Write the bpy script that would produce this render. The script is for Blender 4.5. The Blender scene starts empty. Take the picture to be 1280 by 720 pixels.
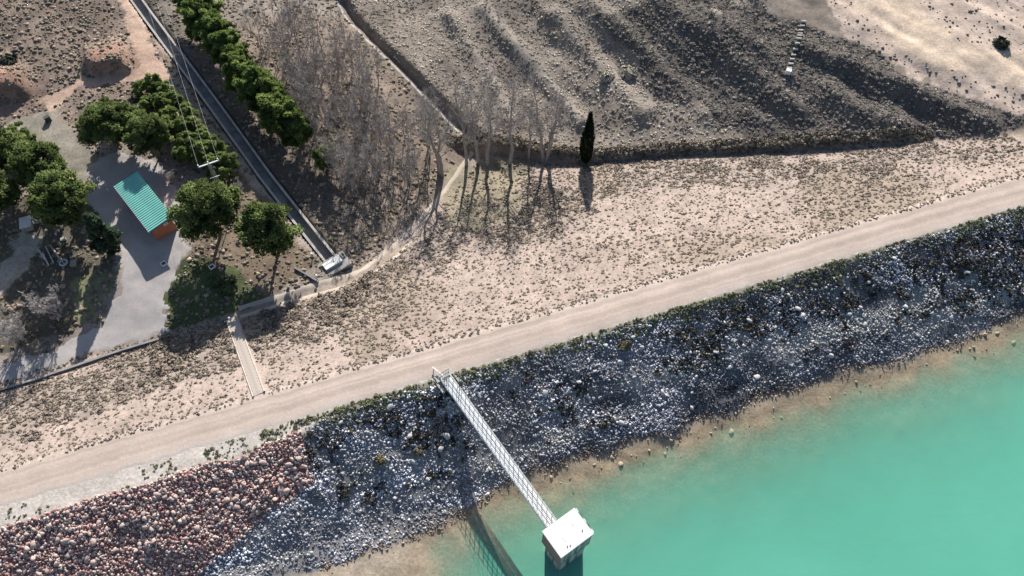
import bpy, math, random
import numpy as np
from mathutils import Vector, Matrix

# ------------------------------------------------------------------ camera, sky, sun, exposure
scene = bpy.context.scene
COL = scene.collection
CAM_H, PITCH, LENS = 90.0, 59.0, 28.0          # metres above the crest, degrees below the horizon, mm
cam_data = bpy.data.cameras.new('camera')
cam_data.sensor_width = 36.0
cam_data.lens = LENS
cam_data.clip_start = 0.5
cam_data.clip_end = 6000.0
cam = bpy.data.objects.new('camera', cam_data)
cam.location = (0, 0, CAM_H)
cam.rotation_euler = (math.radians(90 - PITCH), 0, 0)
COL.objects.link(cam)
scene.camera = cam

SUN_EL, SUN_AZ = 27.5, 2.0                     # sun stands beyond the dam, shadows fall towards the camera
world = bpy.data.worlds.new('World')
scene.world = world
world.use_nodes = True
wn = world.node_tree.nodes
sky = wn.new('ShaderNodeTexSky')
sky.sky_type = 'NISHITA'
sky.sun_disc = False
sky.sun_elevation = math.radians(SUN_EL)
sky.sun_rotation = math.radians(SUN_AZ)
wn['Background'].inputs['Strength'].default_value = 0.075
world.node_tree.links.new(sky.outputs['Color'], wn['Background'].inputs['Color'])

sun_data = bpy.data.lights.new('sun', 'SUN')
sun_data.energy = 5.0
sun_data.angle = math.radians(0.53)
sun_data.color = (1.0, 0.945, 0.87)
sun = bpy.data.objects.new('sun', sun_data)
_e, _a = math.radians(SUN_EL), math.radians(SUN_AZ)
sun_dir = Vector((-math.sin(_a) * math.cos(_e), -math.cos(_a) * math.cos(_e), -math.sin(_e)))
sun.rotation_euler = sun_dir.to_track_quat('-Z', 'Y').to_euler()
sun.location = (0, 160, 90)
COL.objects.link(sun)

scene.view_settings.view_transform = 'Standard'
scene.view_settings.look = 'None'
scene.view_settings.gamma = 1.0
scene.view_settings.use_curve_mapping = False
scene.view_settings.exposure = 0.75

# ------------------------------------------------------------------ pixel -> place (photo is 1280 x 720)
FPX = LENS / 36.0 * 1280.0
_p = math.radians(PITCH)
FW = np.array([0, math.cos(_p), -math.sin(_p)])
UPV = np.array([0, math.sin(_p), math.cos(_p)])
CPOS = np.array([0, 0, CAM_H])


def pt(u, v, z=0.0):
    d = FW + UPV * ((360 - v) / FPX) + np.array([1.0, 0, 0]) * ((u - 640) / FPX)
    return CPOS + d * ((z - CAM_H) / d[2])


def px(x, y, z):
    dx, dy, dz = np.asarray(x, float), np.asarray(y, float), np.asarray(z, float) - CAM_H
    w = dy * FW[1] + dz * FW[2]
    return 640 + FPX * dx / w, 360 - FPX * (dy * UPV[1] + dz * UPV[2]) / w


# ------------------------------------------------------------------ noise
_rng0 = np.random.RandomState(7)
_TAB = _rng0.rand(256, 256)


def vnoise(x, y):
    x = np.asarray(x, float); y = np.asarray(y, float)
    xi = np.floor(x).astype(int); yi = np.floor(y).astype(int)
    fx = x - xi; fy = y - yi
    fx = fx * fx * (3 - 2 * fx); fy = fy * fy * (3 - 2 * fy)
    g = lambda a, b: _TAB[a & 255, b & 255]
    return (g(xi, yi) * (1 - fx) * (1 - fy) + g(xi + 1, yi) * fx * (1 - fy)
            + g(xi, yi + 1) * (1 - fx) * fy + g(xi + 1, yi + 1) * fx * fy)


def fbm(x, y, o=4, s=0.0):
    r = 0; a = 1; t = 0
    for i in range(o):
        r = r + a * vnoise(x * 2 ** i + 17.3 * i + s, y * 2 ** i - 9.1 * i + s * 1.7); t += a; a *= 0.5
    return r / t


def sst(a, b, x):
    t = np.clip((np.asarray(x, float) - a) / (b - a), 0, 1)
    return t * t * (3 - 2 * t)


def inpoly(u, v, poly):
    u = np.asarray(u, float); v = np.asarray(v, float)
    ins = np.zeros(u.shape, bool)
    n = len(poly)
    for i in range(n):
        x1, y1 = poly[i]; x2, y2 = poly[(i + 1) % n]
        if y1 == y2:
            continue
        c = ((y1 > v) != (y2 > v)) & (u < (x2 - x1) * (v - y1) / (y2 - y1) + x1)
        ins ^= c
    return ins


def polydist(x, y, line):
    """distance to a polyline, signed side (+ = right of its direction), and length along it"""
    x = np.asarray(x, float); y = np.asarray(y, float)
    best = np.full(x.shape, 1e9); sgn = np.zeros(x.shape); along = np.zeros(x.shape); acc = 0
    for (x1, y1), (x2, y2) in zip(line[:-1], line[1:]):
        dx, dy = x2 - x1, y2 - y1; L = math.hypot(dx, dy)
        t = np.clip(((x - x1) * dx + (y - y1) * dy) / L ** 2, 0, 1)
        d = np.hypot(x - x1 - t * dx, y - y1 - t * dy)
        side = np.sign((x - x1) * dy - (y - y1) * dx)
        m = d < best
        best = np.where(m, d, best); sgn = np.where(m, side, sgn); along = np.where(m, acc + t * L, along)
        acc += L
    return best, sgn, along


# ------------------------------------------------------------------ the lie of the land
DAM_A = math.radians(18.15)
DN = np.array([math.sin(DAM_A), -math.cos(DAM_A)])      # towards the reservoir
DT = np.array([math.cos(DAM_A), math.sin(DAM_A)])       # along the crest, to the right
DO = np.array([0.0, 48.8])                              # on the downstream edge of the crest road
WATER_Z = -5.2


def st(x, y):
    x = np.asarray(x, float); y = np.asarray(y, float)
    return x * DN[0] + (y - DO[1]) * DN[1], x * DT[0] + (y - DO[1]) * DT[1]


def from_st(s, t):
    return s * DN[0] + t * DT[0], DO[1] + s * DN[1] + t * DT[1]


NAT = [(0, 480, -5.6), (100, 450, -5.9), (200, 420, -6.0), (290, 395, -6.2), (180, 330, -5.1), (200, 250, -5.0), (60, 380, -5.4),
       (30, 270, -5.0), (100, 200, -4.8), (60, 130, -4.6), (30, 60, -3.8), (150, 40, -4.4), (0, 0, -3), (250, 300, -5.2),
       (330, 330, -5.9), (400, 345, -6.6), (250, 180, -5.4), (220, 110, -5.4), (190, 40, -5.4), (330, 250, -6.3),
       (370, 200, -6.9), (300, 90, -6.4), (260, 30, -6.0), (450, 280, -8.8), (450, 150, -9.8), (400, 60, -9.2), (520, 200, -12.3),
       (530, 290, -10.2), (560, 240, -13), (595, 190, -14.2), (640, 195, -14.0), (730, 207, -12.6), (830, 199, -11.0),
       (980, 192, -8.3), (1130, 182, -5.7), (1280, 172, -3.7), (540, 120, -13.2), (440, 25, -12.4), (640, 100, -12.9),
       (600, 30, -12.0), (760, 120, -11.0), (760, 30, -8.2), (900, 100, -7.2), (900, 30, -4.2), (1050, 60, -3.0), (1050, 150, -6.0),
       (1150, 80, -2.6), (1250, 150, -3.0), (1280, 60, -2.3), (1100, 20, -2.5), (1000, 10, -2.8), (1200, 0, -2.3)]
_np = np.array([pt(u, v, z) for u, v, z in NAT])
_q = _np[:, :2] / 50.0


def _phi(r):
    return np.where(r > 1e-9, r * r * np.log(np.maximum(r, 1e-9)), 0)


_K = _phi(np.hypot(_q[:, None, 0] - _q[None, :, 0], _q[:, None, 1] - _q[None, :, 1])) + 0.004 * np.eye(len(_q))
_Pm = np.c_[np.ones(len(_q)), _q]
_A = np.block([[_K, _Pm], [_Pm.T, np.zeros((3, 3))]])
_W = np.linalg.solve(_A, np.r_[_np[:, 2], 0, 0, 0])


def natural(x, y):
    sh = np.shape(x)
    X = np.clip(np.ravel(x), -105, 105) / 50.0; Y = np.clip(np.ravel(y), 20, 150) / 50.0
    r = np.full(X.shape, 0.0) + _W[-3] + _W[-2] * X + _W[-1] * Y
    for i in range(len(_q)):
        r += _W[i] * _phi(np.hypot(X - _q[i, 0], Y - _q[i, 1]))
    return np.clip(r, -15, 6).reshape(sh)


def pl(pts):
    return [tuple(pt(u, v, z)[:2]) for u, v, z in pts]


TOE = pl([(560, 186, -14.4), (600, 190, -14.2), (640, 195, -14.0), (730, 207, -12.6), (830, 199, -11.0), (980, 192, -8.3), (1130, 182, -5.7), (1200, 178, -4.8)])
DITCH = pl([(428, 5, -12.6), (440, 25, -12.4), (470, 58, -12.6), (540, 124, -13.2), (597, 184, -14.2)])
CANAL = pl([(414, 324, -6.6), (330, 218, -6.2), (262, 124, -5.7), (186, 22, -5.4), (160, -14, -5.4)])
MOUND1 = pt(134, 94, -4.6); MOUND2 = pt(2, 130, -4.6)
RIDGES = [(pl([(600, 0, -9), (655, 60, -9.5), (725, 155, -12)]), 1.3, 1.8), (pl([(560, 5, -9), (610, 90, -11), (640, 150, -12)]), 0.9, 1.6),
          (pl([(690, 10, -8), (760, 100, -9.5), (800, 150, -11)]), 1.3, 2.0), (pl([(890, 20, -4), (1010, 110, -5), (1120, 160, -5)]), 1.2, 2.2),
          (pl([(1000, 50, -2), (1100, 95, -3), (1230, 150, -3)]), 0.9, 1.8),
          (pl([(820, 0, -6), (900, 70, -6.5), (990, 150, -7)]), 1.0, 2.0), (pl([(730, 5, -8), (800, 70, -9), (880, 150, -9.5)]), 0.9, 1.8)]
_tx = np.array([p[0] for p in TOE]); _ty = np.array([p[1] for p in TOE])


def crest_edge(t):
    """upstream edge of the flat crest: a wide gravel shoulder at the left, narrow to the right of the footbridge"""
    return 5.0 + 2.0 * (1 - sst(-34, -20, t))


def height(x, y):
    x = np.asarray(x, float); y = np.asarray(y, float)
    s, t = st(x, y)
    n = natural(x, y)
    n = n + (fbm(x * 0.12, y * 0.12, 4) - 0.5) * 0.7 + (fbm(x * 0.6, y * 0.6, 2, 3) - 0.5) * 0.16
    # cut bank above the toe ditch
    yt = np.interp(x, _tx, _ty); d = y - yt
    bw = sst(_tx[0] - 1, _tx[0] + 4, x) * (1 - sst(48, 66, x))
    wob = (vnoise(x * 0.5, x * 0 + 3) - 0.5) * 0.8
    n = n + bw * (1.4 * sst(0.0, 0.9, d + wob) * np.exp(-np.clip(d, 0, 99) / 11) - 0.5 * np.exp(-((d + 0.5) / 0.7) ** 2))
    # the straight ditch coming down from the top of the picture
    dd, sg, al = polydist(x, y, DITCH)
    ds = -dd * sg                                        # + on the hill side
    n = n + np.where(dd < 40, 1.5 * sst(0.3, 1.8, ds) * np.exp(-np.clip(ds, 0, 99) / 9) - 0.7 * np.exp(-((ds - 0.3) / 0.6) ** 2), 0)
    # ribs and gullies of the hillside
    hill = sst(2, 8, d) * sst(3, 8, np.where(x > -8, ds + 99 * (y < 95), ds))
    for line, amp, w in RIDGES:
        rd, _, _ = polydist(x, y, line)
        n = n + amp * np.exp(-(rd / w) ** 2)
    n = n + hill * (fbm(x * 0.22 + y * 0.16, (x - y) * 0.05, 3, 5) - 0.5) * 1.5
    # eroded earth mounds at upper left
    for m, wdt, hh in ((MOUND1, 3.6, 2.2), (MOUND2, 4.2, 2.4)):
        mx, my = m[0], m[1]
        yy = y - my + (vnoise(x * 0.6, y * 0.2) - 0.5) * 1.6 - 0.15 * (x - mx)
        n = n + hh * sst(0, 1.5, yy) * (1 - sst(2.5, 10, yy)) * (1 - sst(wdt * 0.55, wdt * 1.25, np.abs(x - mx + 0.25 * yy)))
    # canal trench
    cd, csg, cal = polydist(x, y, CANAL)
    # embankment
    ds_ = -0.4 * np.clip(-s - 0.2, 0, 99)
    ce = crest_edge(t)
    us = np.where(s < 18.0, -0.36 * np.clip(s - ce, 0, 99), 0)
    z17 = -0.36 * (18.0 - ce)
    shelf = 1 - sst(-22, -9, t)
    us = np.where(s >= 18.0, z17 - (s - 18.0) * ((WATER_Z - z17) / -2.1) * (1 - 0.76 * shelf), us)
    us = np.where(us < WATER_Z, WATER_Z + (us - WATER_Z) * 0.6, us)
    us = np.maximum(us, -14)
    us = us + sst(0.5, 3, s - ce) * (fbm(x * 0.35, y * 0.35, 3, 9) - 0.5) * 0.7 * (1 - 0.4 * sst(17, 21, s))
    dam = np.where(s < 0, ds_, us) + 0.06 * np.exp(-((s - 2.4) / 2) ** 2) + (fbm(x * 0.5, y * 0.5, 2, 2) - 0.5) * 0.12 * sst(0.3, 2, -s)
    n = np.where(s < 1, n, -60)
    k = 0.5
    h = np.clip(0.5 + 0.5 * (dam - n) / k, 0, 1)
    z = n * (1 - h) + dam * h + k * h * (1 - h) * 0.5
    # trench of the canal cut into whatever is there
    z = z - 1.7 * (1 - sst(0.85, 1.15, cd)) * (cal > 0.01)
    # far hills round everything
    r = np.hypot(x, y - 60)
    z = z + 30 * sst(260, 520, r) * (0.5 + fbm(x * 0.008, y * 0.008, 3, 1))
    return z


# ------------------------------------------------------------------ terrain grid
def axis(a, b, step, far):
    inner = np.arange(a, b + 1e-6, step)
    g = []; d = step; p = 0
    while p < far:
        d *= 1.28; p += d; g.append(p)
    g = np.array(g)
    return np.r_[(a - g)[::-1], inner, b + g]


GX = axis(-98, 98, 0.44, 600); GY = axis(12, 130, 0.44, 600)
MX, MY = np.meshgrid(GX, GY)
MZ = height(MX, MY)


def zt(x, y):
    """height of the finished ground mesh (bilinear)"""
    x = np.asarray(x, float); y = np.asarray(y, float)
    i = np.clip(np.searchsorted(GX, x) - 1, 0, len(GX) - 2); j = np.clip(np.searchsorted(GY, y) - 1, 0, len(GY) - 2)
    fx = (x - GX[i]) / (GX[i + 1] - GX[i]); fy = (y - GY[j]) / (GY[j + 1] - GY[j])
    return (MZ[j, i] * (1 - fx) * (1 - fy) + MZ[j, i + 1] * fx * (1 - fy) + MZ[j + 1, i] * (1 - fx) * fy + MZ[j + 1, i + 1] * fx * fy)


def ground(u, v):
    """where the ray through a photo pixel meets the ground"""
    z = -5.0
    best = None
    # march from the camera down
    zs = np.linspace(8, -16, 241)
    P = np.array([pt(u, v, q) for q in zs])
    g = zt(P[:, 0], P[:, 1]) - zs
    k = np.argmax(g >= 0)
    if k == 0:
        return P[0]
    a = g[k - 1] / (g[k - 1] - g[k])
    p = P[k - 1] * (1 - a) + P[k] * a
    p[2] = float(zt(p[0], p[1]))
    return p


# ------------------------------------------------------------------ materials
def new_mat(name):
    m = bpy.data.materials.new(name); m.use_nodes = True
    nt = m.node_tree
    return m, nt, nt.nodes['Principled BSDF']


def noise_node(nt, scale, detail=4, rough=0.6, coord='Object'):
    tc = nt.nodes.new('ShaderNodeTexCoord'); n = nt.nodes.new('ShaderNodeTexNoise')
    n.inputs['Scale'].default_value = scale; n.inputs['Detail'].default_value = detail; n.inputs['Roughness'].default_value = rough
    nt.links.new(tc.outputs[coord], n.inputs['Vector'])
    return n


def ramp(nt, fac, stops):
    r = nt.nodes.new('ShaderNodeValToRGB')
    e = r.color_ramp.elements
    while len(e) < len(stops):
        e.new(0.5)
    for el, (p, c) in zip(e, stops):
        el.position = p; el.color = (*c, 1) if len(c) == 3 else c
    nt.links.new(fac, r.inputs['Fac'])
    return r


def mix(nt, typ, fac, a, b):
    m = nt.nodes.new('ShaderNodeMix'); m.data_type = 'RGBA'; m.blend_type = typ
    for sock, val in ((m.inputs[0], fac), (m.inputs[6], a), (m.inputs[7], b)):
        if hasattr(val, 'is_linked'):
            nt.links.new(val, sock)
        elif isinstance(val, (int, float)):
            sock.default_value = val
        else:
            sock.default_value = (*val, 1)
    return m.outputs[2]


def plain(name, col, rough=0.8, var=0.25, scale=1.2, metal=0.0, bump=0.0, spec=0.3, detail=5):
    m, nt, b = new_mat(name)
    n = noise_node(nt, scale, detail)
    lo = tuple(c * (1 - var) for c in col); hi = tuple(min(1, c * (1 + var)) for c in col)
    r = ramp(nt, n.outputs['Fac'], [(0.3, lo), (0.7, hi)])
    nt.links.new(r.outputs['Color'], b.inputs['Base Color'])
    b.inputs['Roughness'].default_value = rough; b.inputs['Metallic'].default_value = metal
    b.inputs['Specular IOR Level'].default_value = spec
    if bump:
        bn = nt.nodes.new('ShaderNodeBump'); bn.inputs['Strength'].default_value = bump; bn.inputs['Distance'].default_value = 0.05
        n2 = noise_node(nt, scale * 4, 4)
        nt.links.new(n2.outputs['Fac'], bn.inputs['Height']); nt.links.new(bn.outputs['Normal'], b.inputs['Normal'])
    return m


def attr_mat(name, rough=0.9, spec=0.15, fine=None, amount=0.5, bump=0.0, trans=0.0):
    """colour from the mesh's 'tint' attribute times fine procedural grain"""
    m, nt, b = new_mat(name)
    a = nt.nodes.new('ShaderNodeAttribute'); a.attribute_name = 'tint'
    c = a.outputs['Color']
    if fine:
        for sc, am in fine:
            n = noise_node(nt, sc, 5, 0.65)
            r = ramp(nt, n.outputs['Fac'], [(0.25, (1 - am,) * 3), (0.75, (1 + am,) * 3)])
            c = mix(nt, 'MULTIPLY', 1.0, c, r.outputs['Color'])
            last = n
        if bump:
            bn = nt.nodes.new('ShaderNodeBump'); bn.inputs['Strength'].default_value = bump; bn.inputs['Distance'].default_value = 0.12
            nt.links.new(last.outputs['Fac'], bn.inputs['Height']); nt.links.new(bn.outputs['Normal'], b.inputs['Normal'])
    nt.links.new(c, b.inputs['Base Color'])
    b.inputs['Roughness'].default_value = rough; b.inputs['Specular IOR Level'].default_value = spec
    if trans:
        tr = nt.nodes.new('ShaderNodeBsdfTranslucent'); nt.links.new(c, tr.inputs['Color'])
        ms = nt.nodes.new('ShaderNodeMixShader'); ms.inputs[0].default_value = trans
        out = nt.nodes['Material Output']
        nt.links.new(b.outputs[0], ms.inputs[1]); nt.links.new(tr.outputs[0], ms.inputs[2]); nt.links.new(ms.outputs[0], out.inputs['Surface'])
    return m


M = {}
M['terrain'] = attr_mat('earth', 0.95, 0.1, [(0.55, 0.22), (2.6, 0.3)], bump=0.5)
M['road'] = attr_mat('packed_gravel', 0.95, 0.1, [(0.4, 0.08), (3.5, 0.12)], bump=0.15)
M['stone'] = attr_mat('broken_stone', 0.9, 0.2, [(2.0, 0.3)])
M['scrub'] = attr_mat('dry_scrub', 0.95, 0.05, [(3.0, 0.35)])
M['needles'] = attr_mat('pine_needles', 0.7, 0.25, [(2.5, 0.3)], trans=0.5)
M['bark'] = plain('bark', (0.16, 0.12, 0.095), 0.95, 0.4, 3)
M['grey_bark'] = plain('pale_grey_bark', (0.34, 0.31, 0.29), 0.95, 0.3, 3)
M['silver_bark'] = plain('silver_twigs', (0.42, 0.39, 0.37), 0.95, 0.2, 3)
M['concrete'] = plain('weathered_concrete', (0.40, 0.385, 0.36), 0.9, 0.22, 0.9, bump=0.2)
M['old_concrete'] = plain('stained_concrete', (0.26, 0.25, 0.24), 0.9, 0.35, 0.7, bump=0.2)
M['stair'] = plain('warm_concrete', (0.47, 0.41, 0.36), 0.9, 0.18, 1.2, bump=0.2)
M['white_slab'] = plain('whitened_concrete', (0.74, 0.73, 0.71), 0.8, 0.07, 1.5)
M['white_paint'] = plain('white_painted_steel', (0.72, 0.74, 0.75), 0.5, 0.08, 2)
M['rail_paint'] = plain('grey_white_railing_paint', (0.55, 0.57, 0.58), 0.5, 0.15, 2)
M['galv'] = plain('galvanised_steel', (0.38, 0.41, 0.40), 0.5, 0.15, 3, metal=0.4)
M['dark'] = plain('dark_recess', (0.03, 0.03, 0.032), 0.9, 0.3, 2)
M['dark_steel'] = plain('dark_steel', (0.07, 0.075, 0.08), 0.6, 0.3, 2, metal=0.3)
M['brick'] = plain('orange_brick', (0.42, 0.15, 0.085), 0.9, 0.2, 5)
M['roof_green'] = plain('turquoise_roof_sheet', (0.17, 0.47, 0.42), 0.55, 0.12, 0.5)
M['roof_rib'] = plain('turquoise_roof_rib', (0.20, 0.53, 0.47), 0.55, 0.12, 0.5)
M['mauve'] = plain('mauve_render', (0.34, 0.20, 0.19), 0.85, 0.12, 1.5)
M['wood'] = plain('grey_timber', (0.30, 0.27, 0.24), 0.9, 0.3, 2)
M['black'] = plain('black_rubber', (0.02, 0.02, 0.02), 0.8, 0.3, 4)


def streaked(name):
    m, nt, b = new_mat(name)
    tc = nt.nodes.new('ShaderNodeTexCoord'); mp = nt.nodes.new('ShaderNodeMapping')
    mp.inputs['Scale'].default_value = (2.6, 2.6, 0.12)
    n = nt.nodes.new('ShaderNodeTexNoise'); n.inputs['Scale'].default_value = 1.0; n.inputs['Detail'].default_value = 4
    nt.links.new(tc.outputs['Object'], mp.inputs['Vector']); nt.links.new(mp.outputs['Vector'], n.inputs['Vector'])
    r = ramp(nt, n.outputs['Fac'], [(0.38, (0.10, 0.10, 0.11)), (0.55, (0.44, 0.43, 0.41))])
    nt.links.new(r.outputs['Color'], b.inputs['Base Color']); b.inputs['Roughness'].default_value = 0.9
    return m


M['streaked'] = streaked('streaked_concrete')


# ------------------------------------------------------------------ mesh and object helpers
def mesh_np(name, V, F, tint=None, smooth=False):
    """V (n,3); F (m,3) or (m,4)"""
    me = bpy.data.meshes.new(name)
    V = np.asarray(V, np.float32); F = np.asarray(F, np.int32)
    k = F.shape[1]
    me.vertices.add(len(V)); me.vertices.foreach_set('co', V.ravel())
    me.loops.add(F.size); me.loops.foreach_set('vertex_index', F.ravel())
    me.polygons.add(len(F)); me.polygons.foreach_set('loop_start', np.arange(0, F.size, k, dtype=np.int32))
    me.polygons.foreach_set('loop_total', np.full(len(F), k, np.int32))
    if smooth:
        me.polygons.foreach_set('use_smooth', np.ones(len(F), bool))
    me.update(calc_edges=True)
    if tint is not None:
        a = me.attributes.new('tint', 'FLOAT_COLOR', 'POINT')
        c = np.ones((len(V), 4), np.float32); c[:, :3] = tint
        a.data.foreach_set('color', c.ravel())
    return me


def obj(name, me, mat=None, parent=None):
    o = bpy.data.objects.new(name, me)
    COL.objects.link(o)
    if mat is not None and not me.materials:
        me.materials.append(mat)
    if parent is not None:
        o.parent = parent
    return o


def tag(o, label, cat, group=None):
    o['label'] = label; o['category'] = cat
    if group:
        o['group'] = group
    return o


def thing(name, label, cat, loc=(0, 0, 0), rz=0.0, group=None, scale=None):
    o = bpy.data.objects.new(name, None)
    o.empty_display_size = 0.3
    COL.objects.link(o)
    o.location = tuple(float(c) for c in loc); o.rotation_euler = (0, 0, rz)
    if scale is not None:
        o.scale = scale
    return tag(o, label, cat, group)


class MB:
    def __init__(self):
        self.v = []; self.f = []

    def box(self, c, size, rz=0.0, tilt=None):
        """box centred at c"""
        hx, hy, hz = size[0] / 2, size[1] / 2, size[2] / 2
        m = Matrix.Rotation(rz, 3, 'Z')
        if tilt is not None:
            m = m @ tilt
        b = len(self.v)
        for z in (-hz, hz):
            for x, y in ((-hx, -hy), (hx, -hy), (hx, hy), (-hx, hy)):
                self.v.append(tuple(Vector(c) + m @ Vector((x, y, z))))
        self.f += [[b, b + 3, b + 2, b + 1], [b + 4, b + 5, b + 6, b + 7], [b, b + 1, b + 5, b + 4], [b + 1, b + 2, b + 6, b + 5],
                   [b + 2, b + 3, b + 7, b + 6], [b + 3, b, b + 4, b + 7]]
        return self

    def tube(self, pts, radii, n=4, cap=True):
        pts = [Vector(p) for p in pts]
        if isinstance(radii, (int, float)):
            radii = [radii] * len(pts)
        b = len(self.v)
        for i, p in enumerate(pts):
            d = (pts[min(i + 1, len(pts) - 1)] - pts[max(i - 1, 0)])
            d = d.normalized() if d.length > 1e-6 else Vector((0, 0, 1))
            a = Vector((0, 0, 1)) if abs(d.z) < 0.9 else Vector((1, 0, 0))
            e1 = d.cross(a).normalized(); e2 = d.cross(e1)
            for k in range(n):
                an = 2 * math.pi * k / n
                self.v.append(tuple(p + (e1 * math.cos(an) + e2 * math.sin(an)) * radii[i]))
        for i in range(len(pts) - 1):
            for k in range(n):
                q = b + i * n
                self.f.append([q + k, q + (k + 1) % n, q + n + (k + 1) % n, q + n + k])
        if cap:
            self.f.append([b + k for k in range(n)]); e = b + (len(pts) - 1) * n
            self.f.append([e + n - 1 - k for k in range(n)])
        return self

    def mesh(self, name):
        me = bpy.data.meshes.new(name); me.from_pydata(self.v, [], self.f); me.update()
        return me

    def build(self, name, mat, parent=None):
        return obj(name, self.mesh(name), mat, parent)


def bevel(o, w=0.02, seg=1):
    m = o.modifiers.new('edge', 'BEVEL'); m.width = w; m.segments = seg; m.limit_method = 'ANGLE'
    return o


def ico(sub):
    import bmesh
    bm = bmesh.new(); bmesh.ops.create_icosphere(bm, subdivisions=sub, radius=1.0)
    V = np.array([v.co[:] for v in bm.verts]); F = np.array([[v.index for v in f.verts] for f in bm.faces]); bm.free()
    return V, F


ICO1 = ico(1); ICO2 = ico(2)


def rock_variants(n, seed, base=ICO1, jit=0.34):
    r = np.random.RandomState(seed); out = []
    for i in range(n):
        V = base[0] * (1 + r.uniform(-jit, jit, (len(base[0]), 1)))
        V = V * r.uniform(0.6, 1.25, (1, 3))
        for k in range(7):                                    # knock flat facets into it
            d = r.normal(size=3); d /= np.linalg.norm(d); lim = r.uniform(0.55, 0.8)
            p = V @ d; V = V - np.outer(np.maximum(p - lim, 0), d)
        out.append((V, base[1]))
    return out


def tuft_variants(n, seed, blades=16, half=False):
    """a low bush: many small leaf-sized faces spread over a dome"""
    r = np.random.RandomState(seed); out = []
    for i in range(n):
        Vs = []; Fs = []
        for b in range(blades):
            a = r.uniform(0, 6.283); el = math.asin(r.uniform(0.05, 1.0)); rad = r.uniform(0.55, 1.0)
            c = np.array([math.cos(a) * math.cos(el) * rad, math.sin(a) * math.cos(el) * rad, math.sin(el) * rad * 0.8])
            d = c / np.linalg.norm(c) + r.normal(0, 0.45, 3); d /= np.linalg.norm(d)
            e1 = np.cross(d, r.normal(size=3)); e1 /= np.linalg.norm(e1); e2 = np.cross(d, e1)
            sz = r.uniform(0.3, 0.55)
            base = len(Vs)
            for k in range(3):
                an = k * 2.094 + r.uniform(-0.4, 0.4)
                Vs.append(c + (e1 * math.cos(an) + e2 * math.sin(an)) * sz)
            Fs.append([base, base + 1, base + 2])
        # dark heart so that it is not see-through
        V2 = ICO1[0] * np.array([0.72, 0.72, 0.55]) * (1 + r.uniform(-0.15, 0.15, (len(ICO1[0]), 1)))
        V2[:, 2] = np.maximum(V2[:, 2], -0.15)
        base = len(Vs)
        hf = ICO1[1][ICO1[0][ICO1[1]].mean(1)[:, 2] > -0.45] if half else ICO1[1]
        out.append((np.r_[np.array(Vs), V2], np.r_[np.array(Fs), hf + base]))
    return out


def lump_variants(n, seed):
    r = np.random.RandomState(seed); out = []
    V0, F0 = ICO1
    for i in range(n):
        V = V0 * (1 + r.uniform(-0.38, 0.38, (len(V0), 1))); V = V + r.normal(0, 0.08, V.shape)
        V[:, 2] = np.maximum(V[:, 2], -0.25)
        keep = (V0[F0].mean(1)[:, 2] > -0.45)
        out.append((V, F0[keep]))
    return out


def scatter_mesh(name, variants, pos, scale, rz, tint, idx, rot3=None, vjit=0.12, seed=1):
    """one mesh out of many small copies"""
    r = np.random.RandomState(seed)
    Vs, Fs, Ts = [], [], []; off = 0
    scale = np.asarray(scale)
    if scale.ndim == 1:
        scale = np.repeat(scale[:, None], 3, 1)
    for k, (V, F) in enumerate(variants):
        m = np.where(idx == k)[0]
        if not len(m):
            continue
        P = V[None] * scale[m][:, None, :]
        if rot3 is not None:
            P = np.einsum('nij,nvj->nvi', rot3[m], P)
        c, s = np.cos(rz[m])[:, None], np.sin(rz[m])[:, None]
        X = P[:, :, 0] * c - P[:, :, 1] * s; Y = P[:, :, 0] * s + P[:, :, 1] * c
        P = np.stack([X, Y, P[:, :, 2]], -1) + pos[m][:, None, :]
        nv = len(V)
        Vs.append(P.reshape(-1, 3)); Ts.append((tint[m][:, None, :] * (1 + r.uniform(-vjit, vjit, (len(m), nv, 1)))).reshape(-1, 3))
        Fs.append((F[None] + (np.arange(len(m)) * nv)[:, None, None] + off).reshape(-1, 3)); off += len(m) * nv
    return mesh_np(name, np.concatenate(Vs), np.concatenate(Fs), np.concatenate(Ts))


def rand_rot(r, n):
    q = r.normal(size=(n, 4)); q /= np.linalg.norm(q, axis=1)[:, None]
    w, x, y, z = q.T
    return np.stack([np.stack([1 - 2 * (y * y + z * z), 2 * (x * y - z * w), 2 * (x * z + y * w)], -1),
                     np.stack([2 * (x * y + z * w), 1 - 2 * (x * x + z * z), 2 * (y * z - x * w)], -1),
                     np.stack([2 * (x * z - y * w), 2 * (y * z + x * w), 1 - 2 * (x * x + y * y)], -1)], 1)


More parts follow.
